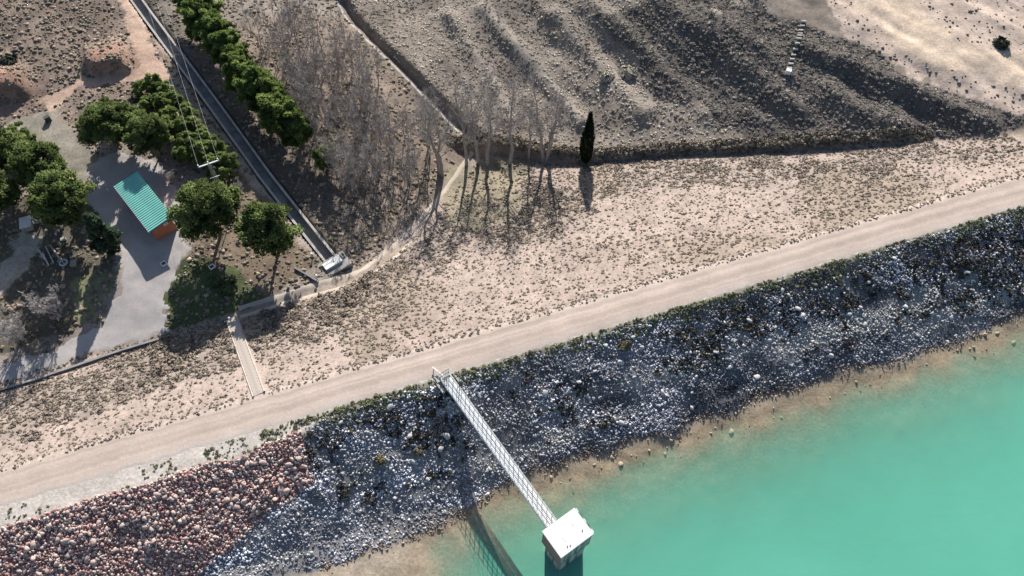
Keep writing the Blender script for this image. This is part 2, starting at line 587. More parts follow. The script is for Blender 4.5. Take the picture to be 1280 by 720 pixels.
def strip(name, line, half, mat, tint=None, lift=0.05, step=0.5, nx=5, ragged=0.0, seed=0, kind='structure', crown=0.0):
    """a ribbon of road or path laid over the ground"""
    r = random.Random(seed)
    pts = []
    for (x1, y1), (x2, y2) in zip(line[:-1], line[1:]):
        L = math.hypot(x2 - x1, y2 - y1); n = max(1, int(L / step))
        for i in range(n):
            pts.append((x1 + (x2 - x1) * i / n, y1 + (y2 - y1) * i / n))
    pts.append(line[-1])
    P = np.array(pts)
    for _ in range(6):
        P[1:-1] = (P[:-2] + 2 * P[1:-1] + P[2:]) / 4
    T = np.gradient(P, axis=0); T /= np.linalg.norm(T, axis=1)[:, None]
    N = np.c_[T[:, 1], -T[:, 0]]
    acc = np.arange(len(P)) * step
    if callable(half):
        hl, hr = half(acc)
    else:
        hl = hr = np.full(len(P), half)
    hl = hl + ragged * (fbm(acc * 0.9, acc * 0 + seed, 3) - 0.5) * 2; hr = hr + ragged * (fbm(acc * 0.9, acc * 0 + seed + 40, 3) - 0.5) * 2
    ws = np.linspace(0, 1, nx)
    X = P[:, None, 0] + N[:, None, 0] * (-hl[:, None] * (1 - ws) + hr[:, None] * ws)
    Y = P[:, None, 1] + N[:, None, 1] * (-hl[:, None] * (1 - ws) + hr[:, None] * ws)
    edge = 1 - np.abs(ws * 2 - 1) ** 4
    Z = zt(X, Y) + (-0.015 + (lift + 0.015) * np.minimum(1, edge * 1.6))[None]
    V = np.stack([X, Y, Z], -1).reshape(-1, 3)
    F = []
    for i in range(len(P) - 1):
        for k in range(nx - 1):
            a = i * nx + k
            F.append([a, a + 1, a + nx + 1, a + nx])
    tt = tint(X.ravel(), Y.ravel(), np.tile(ws, len(P)), np.repeat(acc, nx)) if tint else None
    o = obj(name, mesh_np(name, V, F, tt, smooth=True), mat)
    # face up
    if o.data.polygons[0].normal.z < 0:
        o.data.flip_normals()
    o['kind'] = kind
    return o
# ------------------------------------------------------------------ ground cover zones (photo outlines dropped on the ground)
MU, MV = px(MX, MY, MZ)
P_LOT = [(-60, 500), (0, 484), (205, 420), (214, 360), (242, 312), (222, 285), (230, 235), (200, 200), (150, 188), (110, 200), (112, 250), (140, 310),
         (150, 345), (128, 405), (100, 408), (60, 440), (0, 452), (-60, 470)]
P_GREEN = [(92, 352), (118, 332), (152, 346), (112, 402), (92, 398)]
P_GREEN2 = [(560, 205), (655, 200), (650, 270), (600, 290), (560, 280)]
P_TRACK = [(140, -20), (170, -20), (196, 72), (222, 100), (165, 100), (95, 112), (62, 138), (46, 126), (100, 100), (168, 84), (166, 55)]
P_PLATEAU = [(1020, -30), (1400, -30), (1400, 170), (1290, 150), (1200, 118), (1120, 80), (1060, 45)]
P_SANDROAD = [(1040, -20), (1130, -20), (1190, 50), (1400, 95), (1400, 130), (1250, 100), (1140, 72)]
P_DARKHILL = [(740, 0), (960, 15), (1060, 50), (1130, 95), (1300, 155), (1300, 178), (1150, 180), (980, 184), (900, 160), (830, 110), (770, 60)]
P_SIDETRACK = [(30, 285), (52, 300), (30, 345), (-30, 400), (-30, 370), (5, 330)]
P_CLEAR = [(10, 150), (70, 135), (120, 200), (90, 260), (60, 190), (20, 180)]
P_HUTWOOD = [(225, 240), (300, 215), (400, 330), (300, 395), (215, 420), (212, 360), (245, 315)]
P_GROVE = [(300, 20), (445, 20), (590, 180), (560, 230), (525, 300), (440, 330), (400, 320), (340, 220), (280, 120)]
P_TOPLEFT = [(-80, -40), (190, -40), (215, 95), (100, 190), (60, 140), (-80, 190)]

P_GF1 = [(325, 378), (450, 348), (540, 285), (575, 215), (690, 215), (760, 260), (640, 300), (500, 350), (335, 450)]
P_GF2 = [(-60, 520), (0, 497), (200, 430), (300, 402), (310, 440), (255, 480), (150, 500), (60, 535), (-60, 570)]
P_GF3 = [(740, 210), (980, 195), (1130, 184), (1300, 172), (1300, 196), (1100, 215), (900, 232), (760, 250)]
n_big = fbm(MX * 0.06, MY * 0.06, 4, 11); n_mid = fbm(MX * 0.25, MY * 0.25, 4, 21); n_fin = fbm(MX * 0.9, MY * 0.9, 3, 31)
ju = MU + (fbm(MX * 0.4, MY * 0.4, 3, 41) - 0.5) * 26; jv = MV + (fbm(MX * 0.4, MY * 0.4, 3, 51) - 0.5) * 18
S_, T_ = st(MX, MY)
colr = np.zeros(MX.shape + (3,))


def paint(mask, c, var=0.0):
    global colr
    m = np.asarray(mask, float)[..., None]
    cc = np.array(c)[None, None] * (1 + var * (n_mid - 0.5) * 2)[..., None]
    colr = colr * (1 - m) + cc * m


paint(np.ones(MX.shape), (0.25, 0.215, 0.185), 0.35)                                    # dry hill soil
paint(sst(0.48, 0.62, n_big), (0.33, 0.285, 0.245), 0.3)
paint(sst(0.5, 0.62, fbm(MX * 0.12, MY * 0.12, 4, 231) * -1 + 1.0) * 0.6, (0.20, 0.17, 0.145), 0.3)
hz_d, hz_s, _ = polydist(MX, MY, DITCH)
paint((MY > 80) * (hz_s < 0) * 0.75, (0.205, 0.175, 0.15), 0.35)
for ln_, cc_ in ((RIDGES[0][0], (0.36, 0.33, 0.29)), (RIDGES[1][0], (0.32, 0.29, 0.25)), (RIDGES[2][0], (0.29, 0.255, 0.22))):
    paint(np.exp(-((polydist(MX, MY, ln_)[0] + (n_mid - 0.5) * 3) / 1.0) ** 2) * 0.5, cc_, 0.2)
paint(inpoly(ju, jv, P_GROVE), (0.21, 0.17, 0.14), 0.5)
hu = MU + (fbm(MX * 0.15, MY * 0.15, 4, 201) - 0.5) * 90; hv = MV + (fbm(MX * 0.15, MY * 0.15, 4, 211) - 0.5) * 60
paint(inpoly(hu, hv, P_DARKHILL) | (inpoly(MU, MV, P_DARKHILL) & (MU > 1000)), (0.12, 0.105, 0.095), 0.4)
paint(inpoly(ju, jv, P_PLATEAU), (0.43, 0.35, 0.295), 0.18)
paint(inpoly(ju, jv, P_SANDROAD), (0.52, 0.42, 0.33), 0.1)
paint(inpoly(ju, jv, P_TOPLEFT), (0.22, 0.17, 0.14), 0.5)
paint(inpoly(ju, jv, P_TOPLEFT) * sst(0.5, 0.6, fbm(MX * 0.5, MY * 0.5, 4, 141)) * 0.6, (0.13, 0.11, 0.095), 0.3)
paint(inpoly(ju, jv, P_TRACK), (0.44, 0.32, 0.25), 0.15)
paint(inpoly(ju, jv, P_CLEAR), (0.25, 0.23, 0.19), 0.25)
paint(inpoly(ju, jv, P_HUTWOOD), (0.18, 0.14, 0.105), 0.3)  # brown wood floor, toned down a little to deepen the pine shadows
paint(inpoly(ju, jv, [(-80, 250), (120, 250), (150, 345), (100, 408), (-80, 470)]), (0.12, 0.105, 0.08), 0.35)  # dark litter colour, with the shade of the left-hand pines painted in
cb_, cs_, _ = polydist(MX, MY, CANAL)
paint(np.exp(-(np.clip(cb_ - 1, 0, 99) / 5.0) ** 2) * (cs_ > 0) * 0.85, (0.11, 0.095, 0.08), 0.4)  # shade of the pine row painted as a dark brown band right of the canal
paint(inpoly(ju, jv, [(205, 350), (240, 316), (300, 340), (330, 372), (300, 402), (208, 436)]), (0.075, 0.09, 0.042), 0.4)  # green grass, darkened so the big pine's shadow looks deeper
paint(inpoly(ju, jv, P_SIDETRACK), (0.36, 0.31, 0.26), 0.15)
paint(inpoly(ju, jv, P_GREEN), (0.17, 0.175, 0.10), 0.35)
# bare earth of the mounds
for mm in (MOUND1, MOUND2):
    paint(np.exp(-(((MX - mm[0]) / 4.2) ** 2 + ((MY - mm[1] - 2.5) / 4) ** 2)), (0.33, 0.20, 0.15), 0.3)
# embankment, downstream face: pale sandy earth, greyer with litter near its foot
dsf = sst(0.0, 0.6, -S_) * (height(MX, MY) <= 0.4) * ((-0.4 * np.clip(-S_ - 0.2, 0, 99)) > MZ - 0.45)
paint(dsf, (0.335, 0.272, 0.238), 0.12)
paint(dsf * sst(0.50, 0.66, n_big + 0.12 * sst(8, 16, -S_) * (T_ < -10)), (0.27, 0.22, 0.18), 0.15)
for pg_ in (P_GF1, P_GF2, P_GF3):
    paint(dsf * inpoly(MU + (fbm(MX * 0.2, MY * 0.2, 4, 401) - 0.5) * 110, MV + (fbm(MX * 0.2, MY * 0.2, 4, 411) - 0.5) * 60, pg_) * 0.6, (0.255, 0.215, 0.185), 0.25)
paint(inpoly(ju, jv, P_GREEN2) * 0.6, (0.22, 0.20, 0.13), 0.3)
# crest and upstream face
CE = crest_edge(T_)
paint((S_ > -0.3) & (S_ < CE + 0.8), (0.49, 0.41, 0.355), 0.06)
paint((S_ > 4.3) & (S_ < CE + 0.8), (0.50, 0.455, 0.41), 0.10)
paint((S_ > 4.45) * (S_ < CE + 0.8) * sst(-27, -22, T_) * 0.85, (0.24, 0.225, 0.18), 0.3)
up_ = sst(0.0, 0.8, S_ - CE - (n_mid - 0.5) * 1.5)
redzone = (1 - sst(-1.5, 1.5, T_ + 29 + (n_mid - 0.5) * 6 + 2.6 * np.maximum(S_ - 12, 0)))
paint(up_, (0.11, 0.112, 0.125), 0.5)
paint(up_ * sst(2, -14, T_) * 0.7, (0.20, 0.20, 0.205), 0.4)
paint(up_ * sst(0.5, 0.66, n_mid) * 0.7, (0.20, 0.195, 0.20), 0.3)
paint(up_ * np.exp(-((S_ - 14.0 - 3 * sst(-5, -20, T_)) / 3.0) ** 2) * sst(0.38, 0.56, fbm(T_ * 0.05, S_ * 0.55, 4, 301)) * 0.75, (0.33, 0.325, 0.315), 0.3)
paint(up_ * redzone, (0.22, 0.13, 0.115), 0.3)
paint(sst(0, 1.2, S_ - 18.0 - 2.4 * sst(-8, -16, T_) - (n_mid - 0.5) * 3.0), (0.40, 0.32, 0.23), 0.15)             # sandy rim of the reservoir
paint(sst(0, 1.5, S_ - 20.5 - (n_mid - 0.5) * 3) * (1 - sst(-20, -6, T_)) * sst(-32, -26, T_), (0.42, 0.35, 0.28), 0.12)
wet = sst(-0.5, -0.02, -(MZ - WATER_Z)) * (S_ > 10)
paint(wet * 0.6, (0.27, 0.215, 0.14), 0.15)
colr *= (0.88 + 0.24 * n_fin)[..., None]

nx_, ny_ = len(GX), len(GY)
ii = np.arange(nx_ * ny_).reshape(ny_, nx_)
TF = np.stack([ii[:-1, :-1], ii[:-1, 1:], ii[1:, 1:], ii[1:, :-1]], -1).reshape(-1, 4)
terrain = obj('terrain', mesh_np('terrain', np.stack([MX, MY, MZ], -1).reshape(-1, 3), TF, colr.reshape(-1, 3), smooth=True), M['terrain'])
terrain['kind'] = 'structure'

# ------------------------------------------------------------------ roads and paths
x0, y0 = from_st(2.15, -110); x1, y1 = from_st(2.15, 130)


def road_tint(X, Y, w, a):
    rut = 1.1 * np.exp(-((w - 0.30) / 0.045) ** 2) + np.exp(-((w - 0.66) / 0.045) ** 2) - 0.7 * np.exp(-((w - 0.48) / 0.05) ** 2) - 0.8 * np.exp(-((w - 0.13) / 0.04) ** 2)
    n = fbm(a * 0.02, w * 14, 3, 3); n2 = fbm(X * 0.3, Y * 0.3, 3, 8)
    c = np.array([[0.525, 0.43, 0.37]]) * (0.90 + 0.10 * rut + 0.30 * (n - 0.5) + 0.18 * (n2 - 0.5))[:, None]
    g = np.array([[0.50, 0.46, 0.42]])
    k = (sst(0.75, 1.0, w + 0.2 * (n2 - 0.5)) * 0.7)[:, None]
    return c * (1 - k) + g * k


strip('crest_road', [(x0, y0), (x1, y1)], lambda a: (2.15 + 0 * a, 2.35 + 0.3 * sst(60, 20, a) + 0.35 * sst(150, 200, a)), M['road'], road_tint,
      lift=0.022, step=0.5, nx=33, ragged=0.30, seed=3)

PALE = lambda c: (lambda X, Y, w, a: np.array([c]) * (0.82 + 0.36 * fbm(X * 0.6, Y * 0.6, 3, 4))[:, None])
gp = lambda pts: [tuple(ground(u, v)[:2]) for u, v in pts]
TOEPATH = gp([(292, 392), (330, 382), (380, 368), (430, 352), (470, 330), (505, 302), (535, 270), (558, 235), (578, 205), (592, 190)])
tp = strip('dirt_track', gp([(298, 386), (360, 366), (415, 350), (450, 340), (485, 312), (520, 281), (545, 250), (575, 212), (590, 190)]), 0.42,
           M['road'], PALE((0.44, 0.38, 0.32)), lift=0.045, nx=4, ragged=0.18, seed=5)
tp2 = strip('dirt_track', gp([(300, 396), (360, 378), (420, 362), (462, 346), (498, 318), (530, 287)]), 0.36, M['road'], PALE((0.47, 0.40, 0.33)),
            lift=0.045, nx=4, ragged=0.15, seed=6)


def sheet(name, poly, mat, tintf, lift=0.035, step=0.3):
    """patch of ground surface inside a photo outline"""
    g = [ground(u, v)[:2] for u, v in poly]
    gx = np.array([p[0] for p in g]); gy = np.array([p[1] for p in g])
    X, Y = np.meshgrid(np.arange(gx.min() - 1, gx.max() + 1, step), np.arange(gy.min() - 1, gy.max() + 1, step))
    jx = X + (fbm(X * 0.6, Y * 0.6, 4, 61) - 0.5) * 3.2; jy = Y + (fbm(X * 0.6, Y * 0.6, 4, 71) - 0.5) * 3.2
    ins = inpoly(jx, jy, list(zip(gx, gy)))
    V = np.stack([X, Y, zt(X, Y) + lift], -1).reshape(-1, 3)
    k = np.arange(X.size).reshape(X.shape)
    q = ins[:-1, :-1] & ins[:-1, 1:] & ins[1:, 1:] & ins[1:, :-1]
    F = np.stack([k[:-1, :-1], k[:-1, 1:], k[1:, 1:], k[1:, :-1]], -1)[q]
    used = np.unique(F); mp = np.full(X.size, -1); mp[used] = np.arange(len(used))
    V = V[used]; F = mp[F]
    # sink the rim into the ground
    e = np.concatenate([F[:, [0, 1]], F[:, [1, 2]], F[:, [2, 3]], F[:, [3, 0]]]); e.sort(axis=1)
    u_, c_ = np.unique(e, axis=0, return_counts=True)
    V[np.unique(u_[c_ == 1]), 2] -= lift * 1.5
    o = obj(name, mesh_np(name, V, F, tintf(V[:, 0], V[:, 1]), smooth=True), mat)
    o['kind'] = 'structure'
    return o


sheet('gravel_yard', P_LOT, M['road'], lambda X, Y: np.array([[0.37, 0.345, 0.335]]) * (0.8 + 0.4 * fbm(X * 0.3, Y * 0.3, 4, 4))[:, None])

# ------------------------------------------------------------------ reservoir
wx = axis(-70, 100, 0.7, 500); wy = axis(10, 80, 0.7, 500)
wy = wy[wy < 90]
WX, WY = np.meshgrid(wx, wy)
wd = WATER_Z - zt(WX, WY)
ws_, wt_ = st(WX, WY)
wd = np.where(ws_ > 12, wd, -1)
k = np.arange(WX.size).reshape(WX.shape)
q = (np.maximum.reduce([wd[:-1, :-1], wd[:-1, 1:], wd[1:, 1:], wd[1:, :-1]]) > -0.3) & (ws_[:-1, :-1] > 10)
F = np.stack([k[:-1, :-1], k[:-1, 1:], k[1:, 1:], k[1:, :-1]], -1)[q]
used = np.unique(F); mp = np.full(WX.size, -1); mp[used] = np.arange(len(used))
Vw = np.stack([WX, WY, np.full(WX.shape, WATER_Z)], -1).reshape(-1, 3)[used]
dep = np.clip(wd.ravel()[used], 0, 30)
wm = mesh_np('water', Vw, mp[F], np.repeat(dep[:, None], 3, 1), smooth=True)


def water_mat():
    m, nt, b = new_mat('milky_reservoir_water')
    a = nt.nodes.new('ShaderNodeAttribute'); a.attribute_name = 'tint'
    n = noise_node(nt, 0.035, 5)
    r = ramp(nt, n.outputs['Fac'], [(0.3, (0.098, 0.365, 0.265)), (0.7, (0.122, 0.42, 0.31))])
    nt.links.new(r.outputs['Color'], b.inputs['Base Color'])
    b.inputs['Roughness'].default_value = 0.12; b.inputs['IOR'].default_value = 1.33
    # suspended silt hides the bed with depth: alpha = 1 - exp(-k * depth)
    sep = nt.nodes.new('ShaderNodeSeparateColor'); nt.links.new(a.outputs['Color'], sep.inputs[0])
    m1 = nt.nodes.new('ShaderNodeMath'); m1.operation = 'MULTIPLY'; m1.inputs[1].default_value = -1.05; nt.links.new(sep.outputs[0], m1.inputs[0])
    m2 = nt.nodes.new('ShaderNodeMath'); m2.operation = 'EXPONENT'; nt.links.new(m1.outputs[0], m2.inputs[0])
    m3 = nt.nodes.new('ShaderNodeMath'); m3.operation = 'SUBTRACT'; m3.inputs[0].default_value = 1.0; nt.links.new(m2.outputs[0], m3.inputs[1])
    nt.links.new(m3.outputs[0], b.inputs['Alpha'])
    bn = nt.nodes.new('ShaderNodeBump'); bn.inputs['Strength'].default_value = 0.2; bn.inputs['Distance'].default_value = 0.1
    n2 = noise_node(nt, 0.9, 4); nt.links.new(n2.outputs['Fac'], bn.inputs['Height']); nt.links.new(bn.outputs['Normal'], b.inputs['Normal'])
    return m


water = obj('water', wm, water_mat())
water['kind'] = 'structure'

# ------------------------------------------------------------------ riprap, loose stones, boulders
R = np.random.RandomState(11)
ROCKS = rock_variants(10, 3)
BIGROCK = [mesh_np('boulder_%d' % i, v, f, np.ones((len(v), 3))) for i, (v, f) in enumerate(rock_variants(6, 5, ICO2, 0.10))]


def cand(n, s0, s1, t0, t1):
    s = R.uniform(s0, s1, n); t = R.uniform(t0, t1, n); x, y = from_st(s, t)
    return s, t, x, y


def is_red(s, t, x, y):
    nm = fbm(x * 0.25, y * 0.25, 4, 21)
    return (t + 29 + (nm - 0.5) * 6 + 2.6 * np.maximum(s - 12, 0)) < 0


def stones(name, s, t, x, y, size, tint, sink=0.15, flat=0.75):
    n = len(s)
    sc = size[:, None] * R.uniform(0.65, 1.4, (n, 3)); sc[:, 2] *= flat
    pos = np.stack([x, y, zt(x, y) + size * (0.35 - sink)], -1)
    me = scatter_mesh(name, ROCKS, pos, sc, R.uniform(0, 6.28, n), tint, R.randint(0, len(ROCKS), n), rot3=rand_rot(R, n))
    o = obj(name, me, M['stone']); o['kind'] = 'stuff'
    return o


def pick(c, n):
    c = np.asarray(c); return c[R.choice(len(c), n)]


# reddish-white riprap at the left
s, t, x, y = cand(14500, 5.6, 18, -66, -22)
nm = fbm(x * 0.25, y * 0.25, 4, 21)
k = is_red(s, t, x, y) & (s > crest_edge(t) - 0.2 + (nm - .5) * 1.2)
s, t, x, y = s[k], t[k], x[k], y[k]
n = len(s)
size = 0.12 + 0.18 * R.rand(n) ** 1.8
tint = pick([(0.50, 0.325, 0.29), (0.58, 0.42, 0.365), (0.42, 0.25, 0.225), (0.64, 0.54, 0.48), (0.36, 0.20, 0.18), (0.55, 0.45, 0.40)], n) * R.uniform(0.75, 1.2, (n, 1))
stones('red_riprap', s, t, x, y, size, tint)
# blue-grey riprap
s, t, x, y = cand(68000, 4.9, 21.5, -46, 79)
nm = fbm(x * 0.25, y * 0.25, 4, 21); n2 = fbm(x * 0.16, y * 0.3, 4, 77)
k = (~is_red(s, t, x, y)) & (s > crest_edge(t) + 0.1 + (nm - .5) * 1.5) & (s < 18.1 + 2.4 * sst(-8, -16, t) + (nm - 0.5) * 3) & (R.rand(len(s)) < 0.6 + 1.3 * (n2 - 0.38))
s, t, x, y, n2 = s[k], t[k], x[k], y[k], n2[k]
n = len(s)
n3 = fbm(x * 0.09, y * 0.14, 3, 177)
size = 0.07 + 0.17 * R.rand(n) ** 2.8
tint = pick([(0.20, 0.205, 0.23), (0.28, 0.285, 0.31), (0.36, 0.365, 0.38), (0.15, 0.15, 0.17), (0.40, 0.40, 0.41), (0.50, 0.49, 0.48), (0.22, 0.22, 0.24), (0.17, 0.17, 0.18)], n) * R.uniform(0.7, 1.15, (n, 1))
tint = tint * (0.28 + 0.80 * sst(0.38, 0.62, n2) + 0.60 * sst(0.45, 0.60, n3))[:, None] * np.array([0.99, 1.0, 1.035]) * (1 + 0.5 * sst(2, -14, t))[:, None]
bs_ = fbm(t * 0.05, s * 0.55, 4, 301)
pale = (np.exp(-((s - 14.0 - 3 * sst(-5, -20, t)) / 3.2) ** 2) * sst(0.36, 0.56, bs_) * R.uniform(0.4, 1.2, n) > 0.36) | (sst(0.57, 0.66, bs_) * R.rand(n) > 0.5)
tint = np.where(pale[:, None], np.array([0.52, 0.51, 0.495]) * R.uniform(0.55, 1.25, (n, 1)), tint)
stones('grey_riprap', s, t, x, y, size, tint)
# brown wrack line of stones above the water
s, t, x, y = cand(12000, 15.6, 22.0, -30, 82)
nm = fbm(x * 0.25, y * 0.25, 4, 21); c0 = 18.3 + 2.4 * sst(-8, -16, t) + (nm - 0.5) * 3.0
k = R.rand(len(s)) < (0.35 + 1.3 * fbm(x * 0.5, y * 0.5, 3, 66)) * np.where(s < c0, np.exp(-((s - c0) / 0.8) ** 2), np.exp(-((s - c0) / 0.55) ** 2)) * 1.0 + 0.012
s, t, x, y = s[k], t[k], x[k], y[k]; n = len(s)
size = 0.08 + 0.15 * R.rand(n) ** 2.0
tint = pick([(0.26, 0.17, 0.11), (0.20, 0.13, 0.09), (0.36, 0.28, 0.20), (0.42, 0.36, 0.28)], n) * R.uniform(0.7, 1.2, (n, 1))
stones('shore_stones', s, t, x, y, size, tint, sink=0.3, flat=0.5)

# single boulders
BM = []
for nm_, c in (('pale_limestone', (0.46, 0.455, 0.45)), ('rosy_limestone', (0.52, 0.40, 0.35)), ('wet_tan_stone', (0.40, 0.33, 0.23))):
    BM.append(plain(nm_, c, 0.9, 0.2, 3, bump=0.3))
BMESH = [[None] * 6 for _ in range(3)]
for a in range(3):
    for b in range(6):
        me = BIGROCK[b].copy(); me.materials.clear(); me.materials.append(BM[a]); BMESH[a][b] = me


def zone(x, y):
    s_, t_ = st(x, y)
    a = ['at the far left', 'left of the footbridge', 'just right of the footbridge', 'midway to the right edge', 'towards the right edge'][int(np.searchsorted([-38, -6, 14, 38], float(t_)))]
    return a, ('high' if s_ < 9.5 else 'low' if s_ > 13 else 'halfway up')


def boulder(x, y, size, kind, label, group, sink=0.12):
    o = bpy.data.objects.new('boulder', BMESH[kind][R.randint(6)])
    COL.objects.link(o)
    o.location = (x, y, float(zt(x, y)) + size * (0.42 - sink))
    o.rotation_euler = (R.uniform(-0.4, 0.4), R.uniform(-0.4, 0.4), R.uniform(0, 6.28))
    o.scale = (size * R.uniform(0.85, 1.3), size * R.uniform(0.8, 1.1), size * R.uniform(0.6, 0.85))
    return tag(o, label, 'boulder', group)


s, t, x, y = cand(1200, 6.2, 16.5, -24, 78)
k = (~is_red(s, t, x, y)); x, y, s = x[k], y[k], s[k]
for i in range(110):
    boulder(x[i], y[i], 0.22 + 0.22 * R.rand() ** 2.5, 0, 'pale boulder %s on the blue-grey stone slope, %s' % zone(x[i], y[i])[::-1], 'pale boulders on the grey riprap')
s, t, x, y = cand(1500, 7.2, 13.5, -62, -22)
k = is_red(s, t, x, y); x, y = x[k], y[k]
for i in range(130):
    boulder(x[i], y[i], 0.27 + 0.16 * R.rand(), 1, 'rosy boulder %s on the reddish riprap, %s' % (zone(x[i], y[i])[1], 'near the left edge' if x[i] < -45 else 'in its middle' if x[i] < -34 else 'near the grey stones'), 'rosy boulders of the red riprap')
s, t, x, y = cand(900, 18.8, 21.0, -6, 75)
for i in range(30):
    boulder(x[i], y[i], 0.14 + 0.26 * R.rand() ** 2.5, 2, 'tan boulder at the waterline, %s' % zone(x[i], y[i])[0], 'tan boulders along the waterline', sink=0.45)

# ------------------------------------------------------------------ scrub
TUFT = tuft_variants(6, 8, 16); HTUFT = tuft_variants(6, 18, 7, half=True); LUMP = lump_variants(8, 9)


def scrub(name, x, y, size, tint, variants=LUMP, flat=0.7, seed=1, lift=0.0, vj=0.3):
    n = len(x)
    sc = size[:, None] * R.uniform(0.75, 1.3, (n, 3)); sc[:, 2] *= flat
    pos = np.stack([x, y, zt(x, y) + lift * size], -1)
    o = obj(name, scatter_mesh(name, variants, pos, sc, R.uniform(0, 6.28, n), tint, R.randint(0, len(variants), n), vjit=vj, seed=seed), M['scrub'])
    o['kind'] = 'stuff'
    return o


GREY = [(0.22, 0.18, 0.15), (0.26, 0.215, 0.175), (0.18, 0.15, 0.125), (0.28, 0.235, 0.185), (0.21, 0.19, 0.145), (0.20, 0.16, 0.135)]
# downstream face
s, t, x, y = cand(56000, -44, 0.35, -74, 84)
z = zt(x, y)
n1 = fbm(x * 0.06, y * 0.06, 4, 11); n2 = fbm(x * 0.45, y * 0.45, 3, 13)
onface = (-0.4 * np.clip(-s - 0.2, 0, 99)) > z - 0.5
u, v = px(x, y, z)
left = (t < -12)
dens = 0.34 + 0.22 * sst(0.42, 0.6, n1) + 0.26 * sst(0.48, 0.62, n2)
gu_ = u + (fbm(x * 0.2, y * 0.2, 4, 401) - 0.5) * 110; gv_ = v + (fbm(x * 0.2, y * 0.2, 4, 411) - 0.5) * 60
gz_ = inpoly(gu_, gv_, P_GF1) | inpoly(gu_, gv_, P_GF2) | inpoly(gu_, gv_, P_GF3)
dens = np.where(gz_, dens + np.where(t < -28, 0.2, 0.38), dens)
dens = np.where(left & (s < -6.5 - 4 * (n1 - .5)), 1.0, dens)
dens = np.where(s > -1.2, 1.0 * sst(0.35, 0.0, s), dens)
dens = np.where((s < -1.1) & (s > -2.2), dens * 0.6, dens)
dens = np.where(inpoly(u, v, P_GREEN2), dens * 0.25, dens)
sdx, sdy, _ = polydist(x, y, gp([(324, 492), (291, 398)]))
tdx, _, _ = polydist(x, y, TOEPATH)
k = onface & (R.rand(len(x)) < dens) & (sdx > 0.95) & (tdx > 1.1)
x, y, s, n1, gz_ = x[k], y[k], s[k], n1[k], gz_[k]; n = len(x)
size = 0.11 + 0.20 * R.rand(n) ** 2.2 + 0.05 * sst(0.5, 0.6, n1)
size = np.where(gz_, size * np.where(x < -20, 1.6, 1.35), size)
size = np.where(s > -1.2, 0.11 + 0.13 * R.rand(n), size)
tint = pick(GREY, n) * R.uniform(0.8, 1.25, (n, 1))
big = size > np.sort(size)[-140] if n > 200 else size > 9
scrub('slope_scrub', x[~big], y[~big], size[~big], tint[~big], variants=HTUFT)
TM = []
for i in range(6):
    vv, ff = TUFT[i]
    c = np.array(GREY[i]) * 0.95
    TM.append(mesh_np('tuft_%d' % i, vv, ff, np.tile(c, (len(vv), 1)) * np.random.RandomState(i).uniform(0.7, 1.25, (len(vv), 1))))
    TM[-1].materials.append(M['scrub'])


def shrub(x, y, size, label, group, me=None, flat=0.8, name='shrub', cat='shrub'):
    o = bpy.data.objects.new(name, me or TM[R.randint(6)])
    COL.objects.link(o)
    o.location = (x, y, float(zt(x, y)) - 0.02); o.rotation_euler = (0, 0, R.uniform(0, 6.28))
    o.scale = (size * R.uniform(0.9, 1.2), size * R.uniform(0.9, 1.2), size * flat)
    return tag(o, label, cat, group)


for X, Y, Z in zip(x[big], y[big], size[big]):
    su, sv = px(X, Y, float(zt(X, Y))); ss_, _ = st(X, Y)
    w1 = ['left of the stairs', 'between the stairs and the intake', 'below the bare poplars', 'below the cypress', 'towards the right edge'][int(np.searchsorted([300, 440, 690, 850], float(su)))]
    shrub(X, Y, Z * 1.15, 'grey-brown shrub on the sandy dam face %s, %s' % (w1, 'beside the road' if ss_ > -3 else 'near the foot' if ss_ < -14 else 'halfway down'), 'shrubs on the downstream face')

# hillside and the rest of the dry ground
X = R.uniform(-100, 105, 120000); Y = R.uniform(40, 135, 120000)
Z = zt(X, Y); u, v = px(X, Y, Z); s, t = st(X, Y)
free = (s < -0.5) & ~((-0.4 * np.clip(-s - 0.2, 0, 99)) > Z - 0.5) & (u > -60) & (u < 1340) & (v > -40)
cdist, csg, _ = polydist(X, Y, CANAL); tdx, _, _ = polydist(X, Y, TOEPATH); ddist, dsg, _ = polydist(X, Y, DITCH)
free &= (cdist > 1.6) & (tdx > 1.4) & ~inpoly(u, v, P_LOT) & (ddist > 0.7)
n2 = fbm(X * 0.3, Y * 0.3, 4, 33); n1 = fbm(X * 0.08, Y * 0.08, 3, 35)
hill = np.where(Y > 80, -dsg * ddist, -1) > 0.5
wu = u + (fbm(X * 0.15, Y * 0.15, 4, 201) - 0.5) * 90; wv = v + (fbm(X * 0.15, Y * 0.15, 4, 211) - 0.5) * 60
plat = inpoly(u, v, P_PLATEAU); dark = inpoly(wu, wv, P_DARKHILL) | (inpoly(u, v, P_DARKHILL) & (u > 1000))
k = free & hill & ~plat & ~dark & (R.rand(len(X)) < 0.8 + 1.2 * (n2 - 0.35)) & (u < 960)
k = k & ((polydist(X, Y, RIDGES[0][0])[0] > 0.7) | (R.rand(len(X)) < 0.5))
n = k.sum(); size = 0.11 + 0.30 * R.rand(n) ** 2.6
hn = fbm(X[k] * 0.12, Y[k] * 0.12, 4, 231)[:, None]
ht = pick([(0.31, 0.265, 0.225), (0.37, 0.325, 0.27), (0.26, 0.22, 0.19), (0.34, 0.305, 0.245), (0.36, 0.33, 0.28), (0.30, 0.28, 0.21)], n) * R.uniform(0.85, 1.15, (n, 1)) * (0.68 + 0.72 * sst(0.3, 0.65, hn))
scrub('hillside_scrub', X[k], Y[k], size, ht, seed=2, flat=0.6, variants=HTUFT)
k = free & dark & ~plat & (R.rand(len(X)) < 0.75 + 0.5 * n2)
n = k.sum(); size = 0.15 + 0.34 * R.rand(n) ** 2.4
